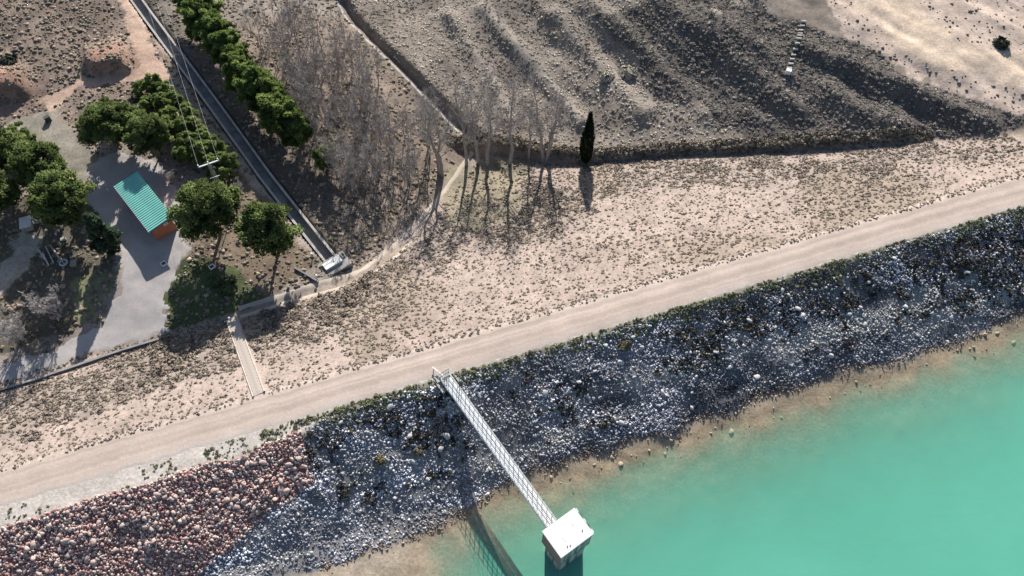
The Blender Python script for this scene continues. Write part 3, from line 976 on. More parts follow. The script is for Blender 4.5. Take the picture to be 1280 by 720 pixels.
ht = pick([(0.19, 0.165, 0.15), (0.235, 0.21, 0.185), (0.145, 0.135, 0.122), (0.28, 0.25, 0.22), (0.20, 0.19, 0.15)], n) * R.uniform(0.75, 1.3, (n, 1))
scrub('dark_hillside_scrub', X[k], Y[k], size, ht, variants=TUFT, seed=3, flat=0.5)
k = free & plat & ~inpoly(u, v, P_SANDROAD) & (R.rand(len(X)) < 0.09)
n = k.sum(); size = 0.12 + 0.2 * R.rand(n) ** 2
scrub('plateau_scrub', X[k], Y[k], size, pick(GREY, n), seed=4)
# left and grove floor
k = free & ~hill & (u < 600) & ~inpoly(u, v, P_TRACK) & ~inpoly(u, v, P_CLEAR) & ~inpoly(u, v, P_SIDETRACK) & (R.rand(len(X)) < 0.42 + 1.3 * (n2 - 0.45) + 0.25 * inpoly(u, v, P_TOPLEFT))
n = k.sum(); size = 0.10 + 0.30 * R.rand(n) ** 2.8
lt = pick([(0.19, 0.155, 0.125), (0.24, 0.195, 0.155), (0.15, 0.12, 0.10), (0.28, 0.235, 0.19), (0.17, 0.165, 0.10)], n) * R.uniform(0.75, 1.25, (n, 1))
scrub('valley_scrub', X[k], Y[k], size, lt, seed=5)
# fringe of grass along the cut bank and ditch
tx = R.uniform(_tx[0], 66, 1500); ty = np.interp(tx, _tx, _ty) + R.uniform(0.5, 2.2, 1500)
n = len(tx); scrub('bank_grass', tx, ty, 0.25 + 0.3 * R.rand(n), pick([(0.21, 0.18, 0.14), (0.30, 0.255, 0.20), (0.14, 0.125, 0.10)], n) * R.uniform(0.8, 1.2, (n, 1)), variants=TUFT, seed=6, flat=0.9)
# green strip of low plants along the crest's upstream edge
s, t, x, y = cand(8000, 4.4, 8.0, -33, 82)
n2 = fbm(x * 0.3, y * 0.3, 4, 91)
k = (s > 4.55 + 0.5 * (n2 - .5)) & (R.rand(len(s)) < (1 - sst(5.3, 6.9, s + (n2 - 0.5) * 3.0)) * (0.25 + 0.75 * sst(0.32, 0.52, fbm(x * 0.55, y * 0.55, 3, 93))))
x, y, s, n2 = x[k], y[k], s[k], n2[k]; n = len(x)
gt = pick([(0.14, 0.165, 0.075), (0.19, 0.21, 0.10), (0.10, 0.115, 0.06), (0.25, 0.24, 0.155), (0.17, 0.155, 0.11), (0.27, 0.25, 0.20)], n) * R.uniform(0.75, 1.3, (n, 1))
scrub('crest_edge_plants', x, y, 0.11 + 0.22 * R.rand(n) ** 2.0, gt, variants=TUFT, seed=7, flat=0.8)
# dark burnt-looking bushes on the riprap
s, t, x, y = cand(8000, 6.3, 16.0, -30, 80)
n2 = 0.65 * fbm(x * 0.13, y * 0.22, 4, 123) + 0.35 * fbm(x * 0.7, y * 0.7, 2, 127)
k = (~is_red(s, t, x, y)) & (R.rand(len(s)) < 1.1 * sst(0.46, 0.60, n2 + 0.06 * (t > 8) - 0.010 * np.abs(s - 9.0)))
x, y = x[k], y[k]; n = len(x)
bt = pick([(0.04, 0.036, 0.034), (0.06, 0.052, 0.045), (0.075, 0.07, 0.05), (0.10, 0.085, 0.065)], n) * R.uniform(0.7, 1.3, (n, 1))
scrub('riprap_bushes', x, y, 0.12 + 0.30 * R.rand(n) ** 1.5, bt, variants=TUFT, seed=8, flat=0.75)
# weeds on the gravel shoulder
s, t, x, y = cand(500, 4.6, 7.0, -66, -24)
n2 = fbm(x * 0.4, y * 0.4, 3, 55); k = n2 > 0.56
x, y = x[k], y[k]; n = len(x)
scrub('shoulder_weeds', x, y, 0.08 + 0.16 * R.rand(n), pick([(0.15, 0.15, 0.10), (0.20, 0.18, 0.13)], n), variants=TUFT, seed=9)
# ------------------------------------------------------------------ trees
def pine_mesh(seed, height=10.0, rad=4.0, clumps=46, tufts=70, base=0.30, greens=None, cone=False):
    """trunk with limbs + crown of needle tufts gathered in clumps"""
    r = np.random.RandomState(seed)
    tb = MB()
    lean = r.uniform(-0.5, 0.5, 2)
    P = [Vector((lean[0] * q * q, lean[1] * q * q, height * 0.86 * q - 0.3 * (q == 0))) for q in (0, 0.2, 0.4, 0.6, 0.8, 1.0)]
    tb.tube(P, [0.24, 0.2, 0.17, 0.13, 0.09, 0.04], 7)
    C = []
    for i in range(clumps):
        a = r.uniform(0, 6.283)
        if cone:
            q = r.uniform(0.08, 1) ** 0.9; rr = rad * (1 - q) ** 0.8 * r.uniform(0.45, 1.0) + 0.1; z = height * (0.06 + 0.94 * q); cs = 0.55 * (1.15 - 0.6 * q)
        else:
            el = math.asin(r.uniform(-0.35, 1.0)); f = r.uniform(0.62, 1.0) if r.rand() < 0.8 else r.uniform(0.2, 0.6)
            rr = rad * math.cos(el) * f * r.uniform(0.85, 1.12)
            z = height * base + (height * (1 - base)) * (0.36 + 0.60 * math.sin(el) * f)
            cs = rad * r.uniform(0.19, 0.31)
        C.append((math.cos(a) * rr, math.sin(a) * rr, z, cs))
    for c in C[:9] if not cone else []:
        q = max(0.3, min(0.9, (c[2] - 1.4) / (height * 0.86)))
        p0 = Vector((lean[0] * q * q, lean[1] * q * q, height * 0.86 * q))
        e = Vector(c[:3]); mid = p0.lerp(e, 0.5) + Vector((0, 0, -0.25))
        tb.tube([p0, mid, e], [0.09, 0.06, 0.02], 5, cap=False)
    tm = tb.mesh('pine_trunk')
    tm.materials.append(M['bark'])
    Vs, Fs, Ts = [], [], []; off = 0
    greens = np.array(greens or [(0.155, 0.205, 0.075), (0.20, 0.26, 0.10), (0.115, 0.155, 0.058), (0.26, 0.31, 0.13)])
    for c in C:
        g = greens[r.randint(len(greens))] * r.uniform(0.8, 1.2)
        n = tufts
        d = r.normal(size=(n, 3)); d /= np.linalg.norm(d, axis=1)[:, None]
        d[:, 2] = np.where(d[:, 2] < -0.3, -d[:, 2], d[:, 2])
        p = np.array(c[:3]) + d * c[3] * r.uniform(0.5, 1.08, (n, 1)) * np.array([1, 1, 0.8])
        # each tuft: two crossed narrow faces pointing outwards and up
        ax = d + np.array([0, 0, 0.5]) + r.normal(0, 0.35, (n, 3)); ax /= np.linalg.norm(ax, axis=1)[:, None]
        e1 = np.cross(ax, r.normal(size=(n, 3))); e1 /= np.linalg.norm(e1, axis=1)[:, None]
        e2 = np.cross(ax, e1)
        L = r.uniform(0.22, 0.42, (n, 1)); w = L * 0.5
        tint = g * r.uniform(0.75, 1.3, (n, 1))
        for e in (e1, e2):
            V = np.stack([p - e * w - ax * L * 0.4, p + e * w - ax * L * 0.4, p + ax * L * 0.8], 1).reshape(-1, 3)
            Vs.append(V); Fs.append(np.arange(len(V)).reshape(-1, 3) + off); off += len(V); Ts.append(np.repeat(tint, 3, 0))
    cm = mesh_np('pine_crown', np.concatenate(Vs), np.concatenate(Fs), np.concatenate(Ts))
    cm.materials.append(M['needles'])
    return tm, cm


def bare_mesh(seed, height=18.0, trunk=0.2, prim=16, up=1.1, start=0.25, stems=1, spread=0.22, sec=6, tw=4, twr=0.014, bark='grey_bark'):
    r = random.Random(seed)
    tb, bb = MB(), MB()
    rv = lambda k: Vector((r.gauss(0, k), r.gauss(0, k), r.gauss(0, k * 0.6)))
    for sidx in range(stems):
        a0 = r.uniform(0, 6.28); ln = (0.06 if stems == 1 else spread) * height
        top = Vector((math.cos(a0) * ln * r.uniform(0.5, 1), math.sin(a0) * ln * r.uniform(0.5, 1), height * r.uniform(0.82, 1.0)))
        bp = Vector((math.cos(a0), math.sin(a0), 0)) * (0.15 if stems > 1 else 0)
        pts = []
        for i in range(7):
            q = i / 6
            pts.append(bp + (top - bp) * q + (rv(0.012 * height) if 0 < i < 6 else Vector()))
        pts[0].z = -0.3
        rad = [trunk * (1 - 0.93 * (i / 6) ** 0.9) for i in range(7)]
        tb.tube(pts, rad, 6)
        for p in range(prim):
            q = start + (0.97 - start) * (p + r.random()) / prim
            i = min(5, int(q * 6)); f = q * 6 - i
            o = pts[i].lerp(pts[i + 1], f)
            an = r.uniform(0, 6.28); L = height * r.uniform(0.16, 0.30) * (1.15 - 0.75 * q)
            d = Vector((math.cos(an), math.sin(an), up * r.uniform(0.7, 1.3))).normalized()
            e = o + d * L; m = o.lerp(e, 0.5) + rv(0.04 * L) - Vector((0, 0, 0.04 * L))
            r0 = max(0.03, trunk * 0.34 * (1.1 - q))
            bb.tube([o, m, e], [r0, r0 * 0.7, 0.016], 4, cap=False)
            for k in range(sec):
                g = r.uniform(0.25, 1.0); o2 = (o.lerp(m, g * 2) if g < 0.5 else m.lerp(e, g * 2 - 1))
                d2 = (d + rv(0.55) + Vector((0, 0, 0.15))).normalized(); L2 = L * r.uniform(0.28, 0.5)
                e2 = o2 + d2 * L2
                bb.tube([o2, e2], [0.022, 0.012], 3, cap=False)
                for w in range(tw):
                    o3 = o2.lerp(e2, r.uniform(0.3, 1)); d3 = (d2 + rv(0.6) + Vector((0, 0, 0.2))).normalized()
                    bb.tube([o3, o3 + d3 * L2 * r.uniform(0.4, 0.8)], [twr, twr * 0.7], 3, cap=False)
    tm = tb.mesh('trunk'); bm_ = bb.mesh('branches')
    tm.materials.append(M[bark]); bm_.materials.append(M[bark])
    return tm, bm_


def plant(kind, meshes, loc, label, cat, group=None, rz=None, scale=1.0, crown='crown'):
    t_ = thing(kind, label, cat, loc, R.uniform(0, 6.28) if rz is None else rz, group, (scale * R.uniform(0.95, 1.05), scale * R.uniform(0.95, 1.05), scale))
    o = bpy.data.objects.new('trunk', meshes[0]); COL.objects.link(o); o.parent = t_
    o = bpy.data.objects.new(crown, meshes[1]); COL.objects.link(o); o.parent = t_
    return t_


def under_crown(u, v, hc):
    """ground point below a crown whose middle, hc metres up, shows at photo pixel (u, v)"""
    g = ground(u, v); z = g[2]
    for _ in range(8):
        p = pt(u, v, z + hc); z = float(zt(p[0], p[1]))
    return (p[0], p[1], z)


PINE = [pine_mesh(i, 10.5, 4.1, 95, 150) for i in range(4)]                         # big round crowns
SMALLP = [pine_mesh(20 + i, 5.4, 1.9, 36, 90, base=0.12, greens=[(0.23, 0.30, 0.11), (0.30, 0.37, 0.145), (0.17, 0.23, 0.082)]) for i in range(4)]
ROWP = [pine_mesh(40 + i, 8.5, 2.5, 60, 130, base=0.22, greens=[(0.18, 0.25, 0.08), (0.24, 0.31, 0.105), (0.13, 0.18, 0.06)]) for i in range(4)]
CONIFER = pine_mesh(60, 8.5, 2.3, 110, 120, greens=[(0.10, 0.15, 0.095), (0.125, 0.175, 0.115), (0.075, 0.12, 0.075)], cone=True)

for i, (u, v, sc, lab) in enumerate([
        (258, 260, 1.0, 'large round pine to the right of the turquoise-roofed hut'),
        (335, 285, 0.93, 'round bright pine beside the canal, just left of the concrete intake'),
        (46, 207, 0.86, 'round pine behind its twin, at the left of the gravel yard'),
        (73, 248, 0.95, 'large round pine above the pale box at the left of the gravel yard'),
        (4, 190, 0.85, 'dark pine cut by the left edge of the photo, the higher of two'),
        (-8, 238, 0.8, 'dark pine cut by the left edge of the photo, the lower of two'),
        (128, 158, 0.80, 'pine at the left end of the clump behind the hut'),
        (160, 152, 0.66, 'pine in the middle of the clump behind the hut'),
        (186, 166, 0.74, 'pine at the right end of the clump directly behind the hut roof'),
        (136, 140, 0.5, 'smaller pine at the back of the clump behind the hut')]):
    plant('pine_tree', PINE[i % 4], under_crown(u, v, 6.4 * sc), lab, 'tree', 'large pines round the yard', scale=sc)
for i, (u, v, sc) in enumerate([(176, 112, .8), (193, 104, .95), (207, 112, .9), (186, 128, .9), (203, 130, 1.0), (221, 126, .9), (213, 146, 1.0), (233, 142, .95),
                                (224, 160, 1.0), (244, 160, 1.0), (234, 176, 1.05), (255, 174, 1.0), (229, 193, .9), (250, 192, 1.05), (269, 184, 1.0), (264, 206, .95),
                                (284, 202, .95), (281, 217, .8)]):
    plant('young_pine', SMALLP[i % 4], under_crown(u, v, 2.5 * sc), 'young bright green pine in the stand under the power wires, %s' % ('far end' if v < 128 else 'middle' if v < 170 else 'near end by the pole'), 'tree', 'young pines under the wires', scale=sc * 0.82)
rowp = [(368, 163, .82), (345, 146, 1.0), (334, 122, .95), (318, 112, .95), (301, 100, .85), (296, 82, .8), (283, 66, .9), (273, 50, .85), (262, 38, .85), (246, 26, .9), (254, 12, .9), (236, 8, .8)]
rowp = [(a_, b_2 - 4, c_ * 1.18) for a_, b_2, c_ in rowp]
ords = ['first', 'second', 'third', 'fourth', 'fifth', 'sixth', 'seventh', 'eighth', 'ninth', 'tenth', 'eleventh', 'twelfth']
for i, (u, v, sc) in enumerate(rowp):
    plant('pine_tree', ROWP[i % 4], under_crown(u, v, 4.9 * sc), '%s pine from the near end of the row right of the canal' % ords[i], 'tree', 'pines in the row right of the canal', scale=sc)
plant('young_pine', SMALLP[1], under_crown(406, 198, 2.6), 'single small green pine at the edge of the bare grove', 'tree', scale=1.05)
plant('young_pine', SMALLP[2], under_crown(28, 172, 1.5), 'small dark evergreen between the big pines at the left edge', 'tree', scale=0.8)
plant('conifer_tree', CONIFER, under_crown(130, 296, 3.4), 'bluish conical conifer in front of the hut, left of the gravel yard', 'tree', rz=0.4)


def cypress_mesh():
    r = np.random.RandomState(4); H = 11.2
    tb = MB().tube([(0, 0, -0.3), (0, 0, 3), (0, 0, 8)], [0.16, 0.13, 0.05], 6)
    Vs, Fs, Ts = [], [], []; off = 0
    n = 4200
    q = r.rand(n) ** 0.9
    prof = np.interp(q, [0, 0.06, 0.25, 0.5, 0.75, 1.0], [0.25, 0.6, 0.92, 0.85, 0.5, 0.05])
    a = r.uniform(0, 6.28, n); rr = prof * r.uniform(0.7, 1.05, n) * (1 + 0.12 * np.sin(a * 5 + q * 9))
    p = np.stack([np.cos(a) * rr, np.sin(a) * rr, 0.5 + q * (H - 0.5)], -1)
    ax = np.stack([np.cos(a) * 0.35, np.sin(a) * 0.35, np.ones(n)], -1) + r.normal(0, 0.15, (n, 3)); ax /= np.linalg.norm(ax, axis=1)[:, None]
    e1 = np.cross(ax, r.normal(size=(n, 3))); e1 /= np.linalg.norm(e1, axis=1)[:, None]
    L = r.uniform(0.3, 0.55, (n, 1))
    V = np.stack([p - e1 * L * 0.28, p + e1 * L * 0.28, p + ax * L], 1).reshape(-1, 3)
    t_ = np.repeat(np.array([[0.022, 0.034, 0.018]]) * r.uniform(0.7, 1.4, (n, 1)), 3, 0)
    cm = mesh_np('cypress_crown', V, np.arange(len(V)).reshape(-1, 3), t_); cm.materials.append(M['needles'])
    tm = tb.mesh('trunk'); tm.materials.append(M['bark'])
    return tm, cm


plant('cypress_tree', cypress_mesh(), ground(731, 205), 'tall narrow dark cypress at the foot of the dam slope', 'tree', scale=1.06)

POP = [bare_mesh(100 + i, 20, 0.33, 24, 1.7, 0.25, 1, sec=8, tw=5, twr=0.018) for i in range(4)]
MULTI = [bare_mesh(120 + i, 15, 0.27, 14, 1.3, 0.25, 3, spread=0.2, sec=7, tw=5, twr=0.018) for i in range(2)]
for i, (u, v, sc, lab) in enumerate([
        (549, 216, 1.0, 'bare poplar at the left end of the row at the dam foot'),
        (553, 220, 0.85, 'slimmer bare poplar close beside the leftmost poplar of the row'),
        (583, 206, 1.0, 'bare poplar just left of where the ditch meets the dam foot'),
        (598, 204, 0.92, 'bare poplar standing at the end of the straight ditch'),
        (610, 206, 1.0, 'bare poplar just right of the straight ditch end'),
        (637, 204, 1.05, 'bare poplar standing alone midway along the dam foot row'),
        (661, 198, 0.7, 'slender bare poplar left of the many-stemmed tree')]):
    plant('poplar_tree', POP[i % 4], ground(u, v), lab, 'tree', 'bare poplars at the dam foot', scale=sc, crown='branches')
plant('poplar_tree', MULTI[0], ground(681, 200), 'many-stemmed bare tree left of the cypress', 'tree', 'bare poplars at the dam foot', scale=1.2, crown='branches')

GROVE = [bare_mesh(140 + i, 10, 0.09, 13, 1.2, 0.2, 1 + (i % 3 > 0), spread=0.12, sec=7, tw=5, twr=0.013) for i in range(6)]
rg = random.Random(5)
P_GB = [(318, 60), (350, 40), (430, 50), (535, 175), (545, 205), (520, 245), (450, 250), (400, 215), (372, 150)]
cnt = 0; placed = []
while cnt < 78:
    u, v = rg.uniform(310, 550), rg.uniform(30, 255)
    if not inpoly(np.array([u]), np.array([v]), P_GB)[0]:
        continue
    p = ground(u, v)
    if any((p[0] - a) ** 2 + (p[1] - b) ** 2 < 3.2 for a, b in placed):
        continue
    placed.append((p[0], p[1]))
    plant('bare_tree', GROVE[cnt % 6], p, 'leafless grey tree in the %s part of the grove, %s' % ('far' if v < 95 else 'middle' if v < 170 else 'near', 'canal side' if u < 400 else 'ditch side' if u > 470 else 'at its centre'), 'tree', 'leafless trees of the grove', scale=rg.uniform(0.7, 1.25), crown='branches')
    cnt += 1

BUSHY = [bare_mesh(160 + i, 6.5, 0.11, 14, 0.8, 0.08, 5, spread=0.45, sec=9, tw=7, twr=0.016, bark='silver_bark') for i in range(2)]
plant('bare_tree', BUSHY[0], ground(75, 392), 'spreading leafless grey tree in front of the junk heap', 'tree', scale=1.0, crown='branches')
plant('bare_tree', BUSHY[1], ground(30, 425), 'spreading leafless grey tree at the left edge above the kerb', 'tree', scale=1.15, crown='branches')
plant('bare_tree', BUSHY[0], ground(-12, 400), 'leafless tree cut by the left edge of the photo', 'tree', scale=1.1, rz=2.0, crown='branches')
plant('bare_tree', BUSHY[1], ground(215, 228), 'small leafless shrubby tree between the hut and the power pole', 'tree', scale=0.45, crown='branches')
plant('bare_tree', BUSHY[0], ground(300, 238), 'small leafless shrubby tree right of the power pole', 'tree', scale=0.4, crown='branches')
# single bushes that stand out
gm = []
for i, c in enumerate([(0.055, 0.06, 0.045), (0.34, 0.31, 0.25), (0.09, 0.12, 0.05), (0.15, 0.135, 0.085)]):
    vv, ff = tuft_variants(1, 70 + i, 90)[0]
    b_ = mesh_np('bush_%d' % i, vv * np.array([1, 1, 0.9]), ff, np.tile(np.array(c), (len(vv), 1)) * np.random.RandomState(i).uniform(0.6, 1.3, (len(vv), 1)))
    b_.materials.append(M['scrub']); gm.append(b_)
for u, v, sz, k_, lab in [(1250, 56, 1.5, 0, 'dark lone bush on the sandy plateau at upper right'), (785, 92, 1.6, 1, 'pale rounded bush on the hillside above the cypress'),
                          (758, 97, 1.2, 1, 'smaller pale bush left of the pale rounded bush'), (10, 78, 1.3, 0, 'dark bush at the left edge above the eroded mound'),
                          (36, 178, 1.3, 0, 'dark low bush behind the round pines at left'), (475, 575, 0.75, 3, 'olive bush alone on the blue-grey riprap left of the footbridge'),
                          (523, 565, 0.55, 3, 'small olive bush on the riprap nearest the footbridge on its left'), (170, 124, 0.9, 0, 'dark bush at the edge of the pine clump'),
                          (284, 362, 1.2, 2, 'green bush at the top of the stairs in the pine shadow'), (268, 352, 1.0, 2, 'green bush left of the stair head in the pine shadow'),
                          (780, 432, 0.9, 3, 'brown bush at the upper edge of the riprap right of the footbridge')]:
    g = ground(u, v)
    shrub(g[0], g[1], sz, lab, None, me=gm[k_], flat=0.9, name='bush', cat='bush')

# ------------------------------------------------------------------ hut with turquoise roof
c = [np.array(pt(u, v, -2.0)) for u, v in ((142, 231), (172, 216), (217, 271), (186, 290))]
ctr = sum(c) / 4
ax_l = ((c[3] - c[0]) + (c[2] - c[1])); ang = math.atan2(ax_l[1], ax_l[0])
HL = 0.5 * (np.linalg.norm((c[3] - c[0])[:2]) + np.linalg.norm((c[2] - c[1])[:2])); HWD = 0.5 * (np.linalg.norm((c[1] - c[0])[:2]) + np.linalg.norm((c[2] - c[3])[:2]))
gz = float(zt(ctr[0], ctr[1]))
hut = thing('brick_hut', 'orange brick hut with a ribbed turquoise metal roof on the gravel yard', 'hut', (ctr[0], ctr[1], gz), ang)
RH = -2.0 - gz                                    # roof height over the yard; local x = long axis (towards the camera), local y = width, +y is the right side
wl, ww = HL - 0.7, HWD - 0.7
pitch = 0.10
zr = lambda y: RH - 0.02 + y * pitch               # roof underside, lower on the left... right side a little higher
wall = MB()
th = 0.24


def wallbox(x0, x1, y0, y1):
    b = len(wall.v)
    for z in (0, 1):
        for X_, Y_ in ((x0, y0), (x1, y0), (x1, y1), (x0, y1)):
            wall.v.append((X_, Y_, -0.3 if z == 0 else zr(Y_) - 0.08))
    wall.f.extend([[b, b + 3, b + 2, b + 1], [b + 4, b + 5, b + 6, b + 7], [b, b + 1, b + 5, b + 4], [b + 1, b + 2, b + 6, b + 5], [b + 2, b + 3, b + 7, b + 6], [b + 3, b, b + 4, b + 7]])


wallbox(-wl / 2, wl / 2, ww / 2 - th, ww / 2)
wallbox(-wl / 2, wl / 2, -ww / 2, -ww / 2 + th)
wallbox(-wl / 2, -wl / 2 + th, -ww / 2 + th, ww / 2 - th)
wallbox(wl / 2 - th, wl / 2, -ww / 2 + th, ww / 2 - th)
wall.build('wall', M['brick'], hut)
tilt = Matrix.Rotation(math.atan(pitch), 3, 'X')
roof = MB().box((0, 0, RH), (HL, HWD / math.cos(math.atan(pitch)), 0.07), tilt=tilt).build('roof', M['roof_green'], hut)
nr = 27
rib = MB().box((0, 0, 0), (0.17, HWD + 0.02, 0.07), tilt=tilt).mesh('roof_rib'); rib.materials.append(M['roof_rib'])
for i in range(nr):
    o = bpy.data.objects.new('roof_rib', rib); COL.objects.link(o); o.parent = roof
    o.location = (-HL / 2 + HL * (i + 0.5) / nr, 0, RH + 0.065)
MB().box((0, -HWD / 2 - 0.05, zr(-HWD / 2) - 0.02), (HL, 0.10, 0.12)).build('gutter', M['white_paint'], roof)
for sx in (-1, 1):
    MB().box((sx * (HL / 2 + 0.03), 0, RH - 0.02), (0.05, HWD, 0.16), tilt=tilt).build('fascia', M['dark_steel'], roof)
for xx in (-2.8, 1.0):
    d_ = MB().box((xx, -ww / 2 - 0.03, 1.0), (1.1, 0.08, 2.0)).build('door', M['dark_steel'], hut)
    MB().box((xx + 0.4, -ww / 2 - 0.09, 1.0), (0.05, 0.05, 0.14)).build('handle', M['galv'], d_)
w_ = MB().box((wl / 2 + 0.02, ww * 0.18, RH - 0.75), (0.06, 0.62, 0.45)).build('window', M['white_paint'], hut)
MB().box((wl / 2 + 0.056, ww * 0.18, RH - 0.75), (0.02, 0.48, 0.31)).build('pane', M['galv'], w_)
MB().box((0, ww / 2 + 0.55, 0.02), (wl, 1.0, 0.12)).build('plinth', M['concrete'], hut)

# square covers
for u, v, lab in ((205, 330, 'square manhole cover with a white rim in the hut shadow'), (265, 334, 'square manhole cover with a white rim under the round pine')):
    g = ground(u, v)
    m_ = thing('manhole', lab, 'manhole', (g[0], g[1], g[2]), ang, 'manholes round the hut')
    fr = MB()
    for sx, sy, lx, ly in ((0.33, 0, 0.12, 0.78), (-0.33, 0, 0.12, 0.78), (0, 0.33, 0.54, 0.12), (0, -0.33, 0.54, 0.12)):
        fr.box((sx, sy, 0.09), (lx, ly, 0.22))
    fr.build('frame', M['white_slab'], m_)
    MB().box((0, 0, 0.06), (0.54, 0.54, 0.08)).build('cover', M['dark_steel'], m_)

# ------------------------------------------------------------------ power line
gp_ = pt(261, 205, 4.6); pg = float(zt(gp_[0], gp_[1])); ph = 4.6 - pg
pole = thing('power_pole', 'pale lattice power pole with a crossarm between the young pines and the big round pine', 'power pole', (gp_[0], gp_[1], pg), 0)
cr = np.array(pt(271, 200, 4.6)) - np.array(pt(245, 209, 4.6)); ca = math.atan2(cr[1], cr[0]); cl = np.linalg.norm(cr)
pm = MB()
for sx in (-1, 1):
    for sy in (-1, 1):
        pm.tube([(sx * 0.32, sy * 0.32, -0.4), (sx * 0.14, sy * 0.14, ph)], 0.045, 4)
for i in range(9):
    a, b = i / 9, (i + 1) / 9
    wa, wb = 0.32 - 0.18 * a, 0.32 - 0.18 * b
    for f1, f2 in (((-1, -1), (1, -1)), ((1, -1), (1, 1)), ((1, 1), (-1, 1)), ((-1, 1), (-1, -1))):
        pm.tube([(f1[0] * wa, f1[1] * wa, a * ph), (f2[0] * wb, f2[1] * wb, b * ph)], 0.025, 3)
pm.build('mast', M['galv'], pole)
arm = MB().box((0, 0, ph + 0.05), (cl, 0.16, 0.14), rz=ca).build('crossarm', M['white_paint'], pole)
MB().box((0.25, -0.5, ph - 2.2), (1.3, 0.12, 0.10), rz=ca).build('lower_arm', M['galv'], pole)
far = [np.array(pt(u, v, 5.6)) for u, v in ((168, -40), (181, -40), (190, -40))]
ends = [(-cl / 2 + 0.1), 0.0, (cl / 2 - 0.1)]
for k_, (e, f_) in enumerate(zip(ends, far)):
    ex, ey = math.cos(ca) * e, math.sin(ca) * e
    MB().tube([(ex, ey, ph + 0.1), (ex, ey, ph + 0.22), (ex, ey, ph + 0.30), (ex, ey, ph + 0.5)], [0.05, 0.11, 0.07, 0.10], 8).build('insulator', M['white_paint'], pole)
    a = Vector((gp_[0] + ex, gp_[1] + ey, pg + ph + 0.5)); b = Vector(f_)
    b = a + (b - a) * 1.25
    pts = [a.lerp(b, i / 14) - Vector((0, 0, 1.0 * 4 * (i / 14) * (1 - i / 14))) for i in range(15)]
    o = MB().tube(pts, 0.011, 4).build('power_wire', M['rail_paint'])
    tag(o, ['left', 'middle', 'right'][k_] + ' power wire running from the pole crossarm to the top of the photo', 'wire', 'power wires')

# ------------------------------------------------------------------ canal
def canal():
    root = thing('canal', 'straight concrete canal running from the intake to the upper left', 'canal', (CANAL[0][0], CANAL[0][1], -6.6))
    P = []
    for (xa, ya), (xb, yb) in zip(CANAL[:-1], CANAL[1:]):
        n = int(math.hypot(xb - xa, yb - ya) / 2)
        P += [(xa + (xb - xa) * i / n, ya + (yb - ya) * i / n) for i in range(n)]
    P.append(CANAL[-1]); P = np.array(P)
    T = np.gradient(P, axis=0); T /= np.linalg.norm(T, axis=1)[:, None]; N = np.c_[T[:, 1], -T[:, 0]]
    zl = 0.5 * (zt(P[:, 0] + N[:, 0] * 1.8, P[:, 1] + N[:, 1] * 1.8) + zt(P[:, 0] - N[:, 0] * 1.8, P[:, 1] - N[:, 1] * 1.8))
    for _ in range(20):
        zl[1:-1] = (zl[:-2] + zl[1:-1] * 2 + zl[2:]) / 4
    zl += 0.10

    def prof(name, cs, mat):
        V = []; F = []; k = len(cs)
        for i in range(len(P)):
            for o_, h_ in cs:
                V.append((P[i, 0] + N[i, 0] * o_ - CANAL[0][0], P[i, 1] + N[i, 1] * o_ - CANAL[0][1], zl[i] + h_ + 6.6))
        for i in range(len(P) - 1):
            for j in range(k):
                F.append([i * k + j, i * k + (j + 1) % k, (i + 1) * k + (j + 1) % k, (i + 1) * k + j])
        F.append(list(range(k))); F.append([(len(P) - 1) * k + j for j in range(k)][::-1])
        me = bpy.data.meshes.new(name); me.from_pydata(V, [], F); me.update()
        return obj(name, me, mat, root)
    prof('bed', [(-0.9, -1.35), (0.9, -1.35), (0.9, -1.2), (-0.9, -1.2)], M['old_concrete'])
    for sg in (-1, 1):
        w = prof('side_wall', [(sg * 0.68, -1.3), (sg * 0.95, -1.3), (sg * 0.95, 0.0), (sg * 0.68, 0.0)], M['old_concrete'])
        cp = prof('coping', [(sg * 0.65, 0.003), (sg * 1.0, 0.003), (sg * 1.0, 0.10), (sg * 0.65, 0.10)], M['concrete'])
        cp.parent = w
    return P, N, zl


CP, CN, CZ = canal()
g1 = ground(222, 75); g2 = ground(245, 69)
b_ = thing('footbridge_pipe', 'thin grey pipe crossing over the canal near the top of the photo', 'pipe', tuple((g1 + g2) / 2))
dv = (g2 - g1); MB().tube([(-dv[0] / 2, -dv[1] / 2, 0.55), (dv[0] / 2, dv[1] / 2, 0.55)], 0.12, 8).build('pipe_run', M['galv'], b_)
for sg in (-1, 1):
    MB().box((sg * dv[0] * 0.47, sg * dv[1] * 0.47, 0.2), (0.3, 0.3, 0.7)).build('support', M['concrete'], b_)

# kerb beside the straight ditch
strip('ditch_kerb', [(p[0] - 0.75, p[1] - 0.45) for p in DITCH], 0.24, M['concrete'], None, lift=0.10, nx=4, ragged=0.05, seed=9)

# ------------------------------------------------------------------ intake chamber
q = [ground(u, v) for u, v in ((402, 328), (425.5, 318), (443, 333), (404, 351))]
cc = sum(q) / 4; ca2 = math.atan2(q[2][1] - q[3][1], q[2][0] - q[3][0]); cz = cc[2] + 0.1
ch = thing('intake_chamber', 'concrete intake platform with a white slab at the near end of the canal', 'intake', (cc[0], cc[1], cz), ca2)
LX, LY = 4.3, 2.7
MB().box((0, 0, -0.1), (LX, LY, 0.9)).build('platform', M['old_concrete'], ch)
MB().box((-0.15, 0.25, 0.53), (2.7, 1.15, 0.35)).build('white_lid', M['white_slab'], ch)
MB().box((0.15, 0.25, 0.76), (0.16, 0.16, 0.06)).build('lid_handle', M['dark_steel'], ch)
MB().box((-LX / 2 + 0.32, -0.45, 0.355), (0.45, 1.1, 0.03)).build('pit_opening', M['dark'], ch)
MB().box((LX / 2 - 0.40, 0.55, 0.45), (0.5, 0.8, 0.2)).build('hatch_box', M['old_concrete'], ch)
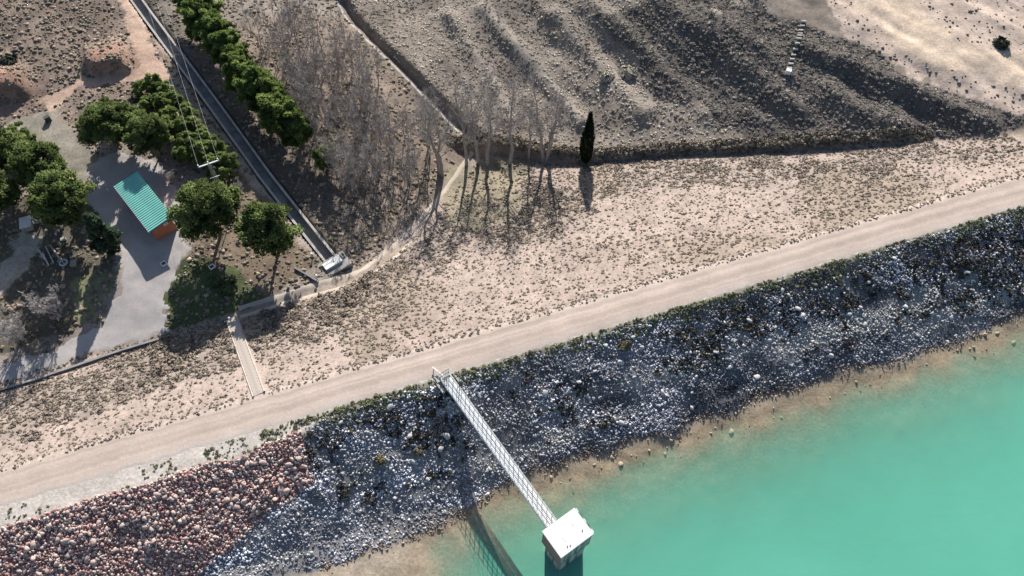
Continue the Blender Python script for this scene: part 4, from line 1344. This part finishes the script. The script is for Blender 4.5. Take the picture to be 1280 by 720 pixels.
MB().box((LX / 2 - 0.35, 0.6, 0.56), (0.22, 0.55, 0.03)).build('hatch_opening', M['dark'], ch)
rl = MB(); rl.tube([(-LX / 2, LY / 2 - 0.1, 1.3), (LX / 2 - 1.4, LY / 2 - 0.1, 1.3)], 0.03, 4); rl.tube([(-LX / 2, LY / 2 - 0.1, 0.85), (LX / 2 - 1.4, LY / 2 - 0.1, 0.85)], 0.025, 4)
rl.build('handrail', M['dark_steel'], ch)
for i in range(4):
    MB().tube([(-LX / 2 + 0.05 + i * 0.93, LY / 2 - 0.1, 0.3), (-LX / 2 + 0.05 + i * 0.93, LY / 2 - 0.1, 1.33)], 0.035, 4).build('rail_post', M['dark_steel'], ch)
a, b = ground(369, 336), ground(398, 353)
d_ = (b - a); o = MB().box((0, 0, 0.12), (np.hypot(d_[0], d_[1]), 0.22, 0.55), rz=0).build('wing_wall', M['old_concrete'])
o.location = tuple((a + b) / 2); o.rotation_euler = (0, -math.atan2(d_[2], np.hypot(d_[0], d_[1])), math.atan2(d_[1], d_[0]))
tag(o, 'low dark wing wall slanting beside the intake platform', 'wall')
for u, v, lab in ((391, 322, 'short white-capped post left of the intake platform'), (397, 349, 'short white-capped post at the near corner of the intake apron'), (289, 402, 'short white-capped post at the head of the stairs by the pine shadow')):
    g = ground(u, v)
    p_ = thing('marker_post', lab, 'post', tuple(g), 0, 'white-capped posts')
    MB().tube([(0, 0, -0.1), (0, 0, 0.8)], 0.06, 6).build('shaft', M['concrete'], p_)
    MB().tube([(0, 0, 0.8), (0, 0, 0.86), (0, 0, 1.05), (0, 0, 1.12)], [0.12, 0.2, 0.18, 0.06], 8).build('cap', M['white_slab'], p_)
g = ground(441, 315)
o = MB().box((0, 0, 0.15), (0.5, 0.35, 0.4), rz=0.6).build('concrete_block', M['old_concrete']); o.location = tuple(g)
tag(o, 'small dark concrete block behind the right end of the intake platform', 'block')

# ------------------------------------------------------------------ stairs on the downstream face
a, b = ground(324, 493), ground(290, 399)
d_ = b - a; L = math.hypot(d_[0], d_[1]); an = math.atan2(d_[1], d_[0])
stairs = thing('stairs', 'straight pale concrete stairs down the downstream face of the dam', 'stairs', tuple(a), an)
ns = 26
stp = MB().box((0, 0, 0), (L / ns - 0.04, 1.2, 0.3)).mesh('step'); stp.materials.append(M['stair'])
for i in range(ns):
    xx = L * (i + 0.5) / ns
    zz = float(zt(a[0] + math.cos(an) * xx, a[1] + math.sin(an) * xx)) - a[2]
    o = bpy.data.objects.new('step', stp); COL.objects.link(o); o.parent = stairs; o.location = (xx, 0, zz + 0.02)
for sg in (-1, 1):
    m_ = MB()
    for i in range(12):
        x0_, x1_ = L * i / 12, L * (i + 1) / 12
        z0_ = float(zt(a[0] + math.cos(an) * x0_, a[1] + math.sin(an) * x0_)) - a[2]; z1_ = float(zt(a[0] + math.cos(an) * x1_, a[1] + math.sin(an) * x1_)) - a[2]
        b0 = len(m_.v)
        for X_, Z_ in ((x0_, z0_), (x1_, z1_)):
            for yy, h_ in ((0.64, -0.2), (0.80, -0.2), (0.80, 0.24), (0.64, 0.24)):
                m_.v.append((X_, sg * yy, Z_ + h_))
        for j in range(4):
            m_.f.append([b0 + j, b0 + (j + 1) % 4, b0 + 4 + (j + 1) % 4, b0 + 4 + j])
    m_.build('side_kerb', M['stair'], stairs)

# low kerb wall along the yard
kl = gp([(-40, 503), (0, 489), (50, 474), (100, 457), (150, 440), (200, 425)])
m_ = MB()
kp = []
for (xa, ya), (xb, yb) in zip(kl[:-1], kl[1:]):
    for i in range(6):
        kp.append((xa + (xb - xa) * i / 6, ya + (yb - ya) * i / 6))
kp.append(kl[-1])
for (xa, ya), (xb, yb) in zip(kp[:-1], kp[1:]):
    za, zb = float(zt(xa, ya)), float(zt(xb, yb)); b0 = len(m_.v)
    nx2, ny2 = (yb - ya), -(xb - xa); ll = math.hypot(nx2, ny2); nx2 /= ll; ny2 /= ll
    for X_, Y_, Z_ in ((xa, ya, za), (xb, yb, zb)):
        for o_, h_ in ((-0.15, -0.3), (0.15, -0.3), (0.15, 0.42), (-0.15, 0.42)):
            m_.v.append((X_ + nx2 * o_, Y_ + ny2 * o_, Z_ + h_))
    for j in range(4):
        m_.f.append([b0 + j, b0 + (j + 1) % 4, b0 + 4 + (j + 1) % 4, b0 + 4 + j])
o = m_.build('kerb_wall', M['old_concrete'])
tag(o, 'low dark kerb wall between the gravel yard and the dam slope', 'wall')

# ------------------------------------------------------------------ concrete steps on the upper right hillside
a, b = ground(985, 91), ground(1004, 28)
hs = thing('hillside_steps', 'short flight of white concrete steps down the dark hillside at upper right', 'steps', tuple(a), math.atan2((b - a)[1], (b - a)[0]))
Lh = math.hypot((b - a)[0], (b - a)[1]); ah = math.atan2((b - a)[1], (b - a)[0])
for i in range(12):
    xx = 0.9 + (Lh - 0.9) * i / 11
    zz = float(zt(a[0] + math.cos(ah) * xx, a[1] + math.sin(ah) * xx)) - a[2]
    MB().box((xx, 0, zz + 0.22), (0.26, 0.8, 0.3), rz=0.3).build('step', M['concrete'], hs)
MB().box((-0.1, 0, 0.35), (0.7, 0.85, 0.8)).build('end_block', M['white_slab'], hs)

# ------------------------------------------------------------------ footbridge and intake tower
wa, wb = np.array(pt(556, 472, 0.15)), np.array(pt(690, 657, 0.15))
dv = wb - wa; WL = math.hypot(dv[0], dv[1]); wang = math.atan2(dv[1], dv[0])
br = thing('footbridge', 'long white steel footbridge from the dam crest to the intake tower', 'footbridge', (wa[0], wa[1], 0.15), wang)
HWB = 0.62
for sg in (-1, 1):
    MB().box((WL / 2, sg * (HWB - 0.06), -0.22), (WL, 0.14, 0.36)).build('girder', M['white_paint'], br)
np_ = 24
plank = MB()
for i in range(5):
    plank.box(((i - 2) * WL / np_ / 5, 0, 0), (WL / np_ / 5 - 0.05, 2 * HWB - 0.28, 0.05))
pme = plank.mesh('deck_panel'); pme.materials.append(M['white_paint'])
for i in range(np_):
    o = bpy.data.objects.new('deck_panel', pme); COL.objects.link(o); o.parent = br; o.location = (WL * (i + 0.5) / np_, 0, 0.0)
post = MB().box((0, 0, 0.48), (0.06, 0.06, 1.06)).mesh('rail_post'); post.materials.append(M['rail_paint'])
for sg in (-1, 1):
    for i in range(np_ + 1):
        o = bpy.data.objects.new('rail_post', post); COL.objects.link(o); o.parent = br; o.location = (min(WL - 0.05, 0.05 + WL * i / np_), sg * HWB, 0)
    for h_ in (0.36, 0.68, 1.02):
        MB().tube([(0, sg * HWB, h_), (WL, sg * HWB, h_)], 0.03, 5).build('rail', M['rail_paint'], br)
cross = MB()
for i in range(np_):
    x0_ = WL * i / np_
    cross.tube([(x0_, -(HWB - 0.13), -0.3), (x0_ + WL / np_, HWB - 0.13, -0.3)], 0.03, 3)
cross.build('bracing', M['white_paint'], br)

tc_ = [np.array(pt(u, v, 4.0)) for u, v in ((678, 665), (720, 637), (740, 664), (701, 698))]
tcen = sum(tc_) / 4
tw_ = np.linalg.norm((tc_[1] - tc_[0])[:2]); td_ = np.linalg.norm((tc_[3] - tc_[0])[:2])
tang = wang + math.pi / 2                           # local x runs across the bridge, -y towards... the bridge meets the +y side
tower = thing('intake_tower', 'square intake tower standing in the water with a flat white roof and mauve walls', 'tower', (tcen[0], tcen[1], WATER_Z - 7), tang)
ZB = WATER_Z - 7
rz_ = 4.0 - ZB
bevel(MB().box((0, 0, rz_ - 0.14), (tw_, td_ + 0.1, 0.28)).build('roof', M['white_slab'], tower), 0.02)
fl = 0.0 - ZB
hx, hy = tw_ / 2 - 0.08, td_ / 2 - 0.06
for c0_, sz, mt in (((hx - 0.1, 0), (0.2, 2 * hy), 'streaked'), ((-hx + 0.1, 0), (0.2, 2 * hy), 'mauve'), ((0, hy - 0.1), (2 * hx - 0.4, 0.2), 'mauve'), ((0, -hy + 0.1), (2 * hx - 0.4, 0.2), 'streaked')):
    MB().box((c0_[0], c0_[1], (fl + rz_ - 0.28) / 2 + 0.05), (sz[0], sz[1], rz_ - 0.28 - fl - 0.1)).build('wall', M[mt], tower)
MB().box((0, 0, fl - 0.1), (tw_ - 0.1, td_ - 0.05, 0.3)).build('floor_slab', M['old_concrete'], tower)
MB().box((0.1, 0, (fl - 0.25) / 2), (2 * hx - 0.7, 2 * hy - 0.5, fl - 0.26)).build('shaft', M['streaked'], tower)
dr = MB().box((0, hy + 0.03, fl + 1.05), (0.9, 0.06, 2.0)).build('door', M['dark_steel'], tower)
for i in range(5):
    MB().box((tw_ / 2 + 0.10, -td_ / 2 + 0.3 + i * (td_ - 0.6) / 4, rz_ - 0.05), (0.1, 0.42, 0.08)).build('gutter_bracket', M['dark_steel'] if i % 2 else M['white_paint'], tower)
for sx, sy in ((-0.8, -0.3), (0.9, 0.4)):
    MB().box((sx, sy, rz_ + 0.006), (0.03, 0.5, 0.012)).build('roof_seam', M['old_concrete'], tower)
for sx, sy in ((-0.9, -1.1), (-0.6, -1.2), (1.4, -0.7)):
    MB().tube([(sx, sy, rz_ - 0.02), (sx, sy, rz_ + 0.1)], 0.06, 6).build('roof_bolt', M['dark_steel'], tower)

# abutment, gate and fence posts at the bridge head
g = ground(556, 474)
ab = thing('bridge_abutment', 'small concrete abutment with a gate at the crest end of the footbridge', 'abutment', (wa[0], wa[1], float(zt(wa[0], wa[1]))), wang)
MB().box((-0.35, 0, -0.25), (0.9, 2.2, 0.9)).build('block', M['concrete'], ab)
for sg in (-1, 1):
    MB().box((0.5, sg * 1.2, -0.45), (2.0, 0.24, 1.1)).build('wing', M['concrete'], ab)
gt_ = MB()
for i in range(6):
    gt_.tube([(0.1, -0.6 + i * 0.24, 0.25), (0.1, -0.6 + i * 0.24, 2.1)], 0.02, 4)
for h_ in (0.3, 1.2, 2.1):
    gt_.tube([(0.1, -0.66, h_), (0.1, 0.66, h_)], 0.03, 4)
gt_.build('gate', M['dark_steel'], ab)
for u, v, h_, lab in ((538, 490, 1.9, 'dark fence post left of the footbridge gate'), (546, 484, 2.3, 'tall dark fence post at the left side of the footbridge gate'),
                      (559, 480, 2.0, 'dark fence post at the right side of the footbridge gate'), (575, 484, 1.9, 'dark fence post right of the footbridge among the green plants'),
                      (548, 502, 1.5, 'short dark fence post below the bridge head on the riprap')):
    g = ground(u, v)
    p_ = thing('fence_post', lab, 'post', tuple(g), wang, 'posts at the bridge head')
    MB().box((0, 0, h_ / 2 - 0.1), (0.08, 0.08, h_ + 0.2)).build('shaft', M['dark_steel'], p_)
    MB().box((0, 0, h_ + 0.03), (0.12, 0.12, 0.06)).build('cap', M['dark_steel'], p_)
a, b = ground(541, 461), ground(557, 474)
d_ = b - a
bar = thing('barrier_bar', 'thin white barrier bar on the crest road before the footbridge', 'barrier', tuple(a), math.atan2(d_[1], d_[0]))
LB = math.hypot(d_[0], d_[1])
MB().box((0.5, 0, 0.5), (1.0, 0.16, 0.12)).build('bar', M['white_paint'], bar)
MB().box((LB * 0.72, 0, 0.5), (0.85, 0.16, 0.12)).build('bar', M['white_paint'], bar)
MB().tube([(0, 0, 0.5), (LB, 0, 0.5)], 0.035, 5).build('rod', M['rail_paint'], bar)
for xx in (0.15, LB - 0.1):
    MB().box((xx, 0, 0.2), (0.08, 0.08, 0.7)).build('upright', M['rail_paint'], bar)

# ------------------------------------------------------------------ odds and ends at the left edge
g = ground(36, 283)
bx_ = thing('storage_box', 'pale flat-topped storage box under the pine at the left', 'box', tuple(g), 0.35)
MB().box((0, 0, 0.55), (1.5, 1.9, 1.0)).build('body', M['wood'], bx_)
MB().box((0, 0, 1.09), (1.6, 2.0, 0.08)).build('lid', M['white_slab'], bx_)
for sx in (-1, 1):
    for sy in (-1, 1):
        MB().box((sx * 0.62, sy * 0.8, 0.0), (0.12, 0.12, 0.3)).build('foot', M['wood'], bx_)
g = ground(48, 277)
b2 = thing('water_tank', 'small pale tank with a curved rail beside the storage box', 'tank', tuple(g), 0.35)
MB().box((0, 0, 0.4), (0.85, 0.75, 0.8)).build('body', M['concrete'], b2)
MB().tube([(0.45 * math.cos(q), 0.45 * math.sin(q), 0.95) for q in np.linspace(0, 4.7, 12)], 0.04, 5).build('hoop', M['rail_paint'], b2)
MB().tube([(0.45, 0, 0.75), (0.45, 0, 0.97)], 0.03, 5).build('hoop_leg', M['rail_paint'], b2)
for i in range(6):
    g = ground(70.5 + i * 3.6, 293 - i * 3.9)
    o = bpy.data.objects.new('whitewashed_stone', BMESH[0][i % 6]); COL.objects.link(o)
    o.location = (g[0], g[1], g[2] + 0.12); o.scale = (0.20, 0.27, 0.22); o.rotation_euler = (0, 0, 0.5 + 0.3 * i)
    tag(o, '%s whitewashed stone from the near end of the row under the pine' % ords[i], 'stone', 'whitewashed stones in a row')
for i, (u1, v1, u2, v2, rad, mt, lab) in enumerate([
        (48, 312, 58, 326, 0.16, 'concrete', 'pale pipe at the left side of the junk heap'), (58, 309, 68, 330, 0.10, 'galv', 'long grey pipe in the middle of the junk heap'),
        (64, 308, 76, 325, 0.13, 'wood', 'grey timber beam at the right side of the junk heap'), (55, 318, 62, 333, 0.09, 'rail_paint', 'thin pale pipe across the front of the junk heap'),
        (70, 316, 82, 332, 0.08, 'galv', 'thin grey pipe at the right edge of the junk heap')]):
    a, b = ground(u1, v1), ground(u2, v2)
    mid = (a + b) / 2
    o = MB().tube([tuple(a - mid + [0, 0, rad + 0.1 * i]), tuple(b - mid + [0, 0, rad + 0.06 * i])], rad, 8).build('scrap_pipe' if mt != 'wood' else 'timber_beam', M[mt]); o.location = tuple(mid)
    tag(o, lab, 'pipe' if mt != 'wood' else 'beam', 'junk heap under the pines')
g = ground(80, 329)
o = MB().tube([(0.5 * math.cos(q), 0.5 * math.sin(q), 0.16) for q in np.linspace(0, 6.283, 18)], 0.13, 6, cap=False).build('hoop', M['rail_paint']); o.location = tuple(g)
tag(o, 'pale round hoop lying at the front of the junk heap', 'hoop')
g = ground(80, 300)
o = MB().box((0, 0, 0.2), (0.7, 0.5, 0.4), rz=0.5).build('concrete_block', M['concrete']); o.location = tuple(g)
tag(o, 'pale broken concrete block behind the junk heap', 'block')
g = ground(93, 330)
o = MB().box((0, 0, 0.2), (0.8, 1.0, 0.45), rz=0.1).build('timber_crate', M['wood']); o.location = tuple(g)
tag(o, 'grey timber crate right of the junk heap', 'crate')
g = ground(61, 151)
o = MB().box((0, 0, 0.45), (0.9, 0.6, 0.9), rz=0.7).build('dark_cabinet', M['dark_steel']); o.location = tuple(g)
tag(o, 'small dark cabinet standing on the pale clearing at upper left', 'cabinet')
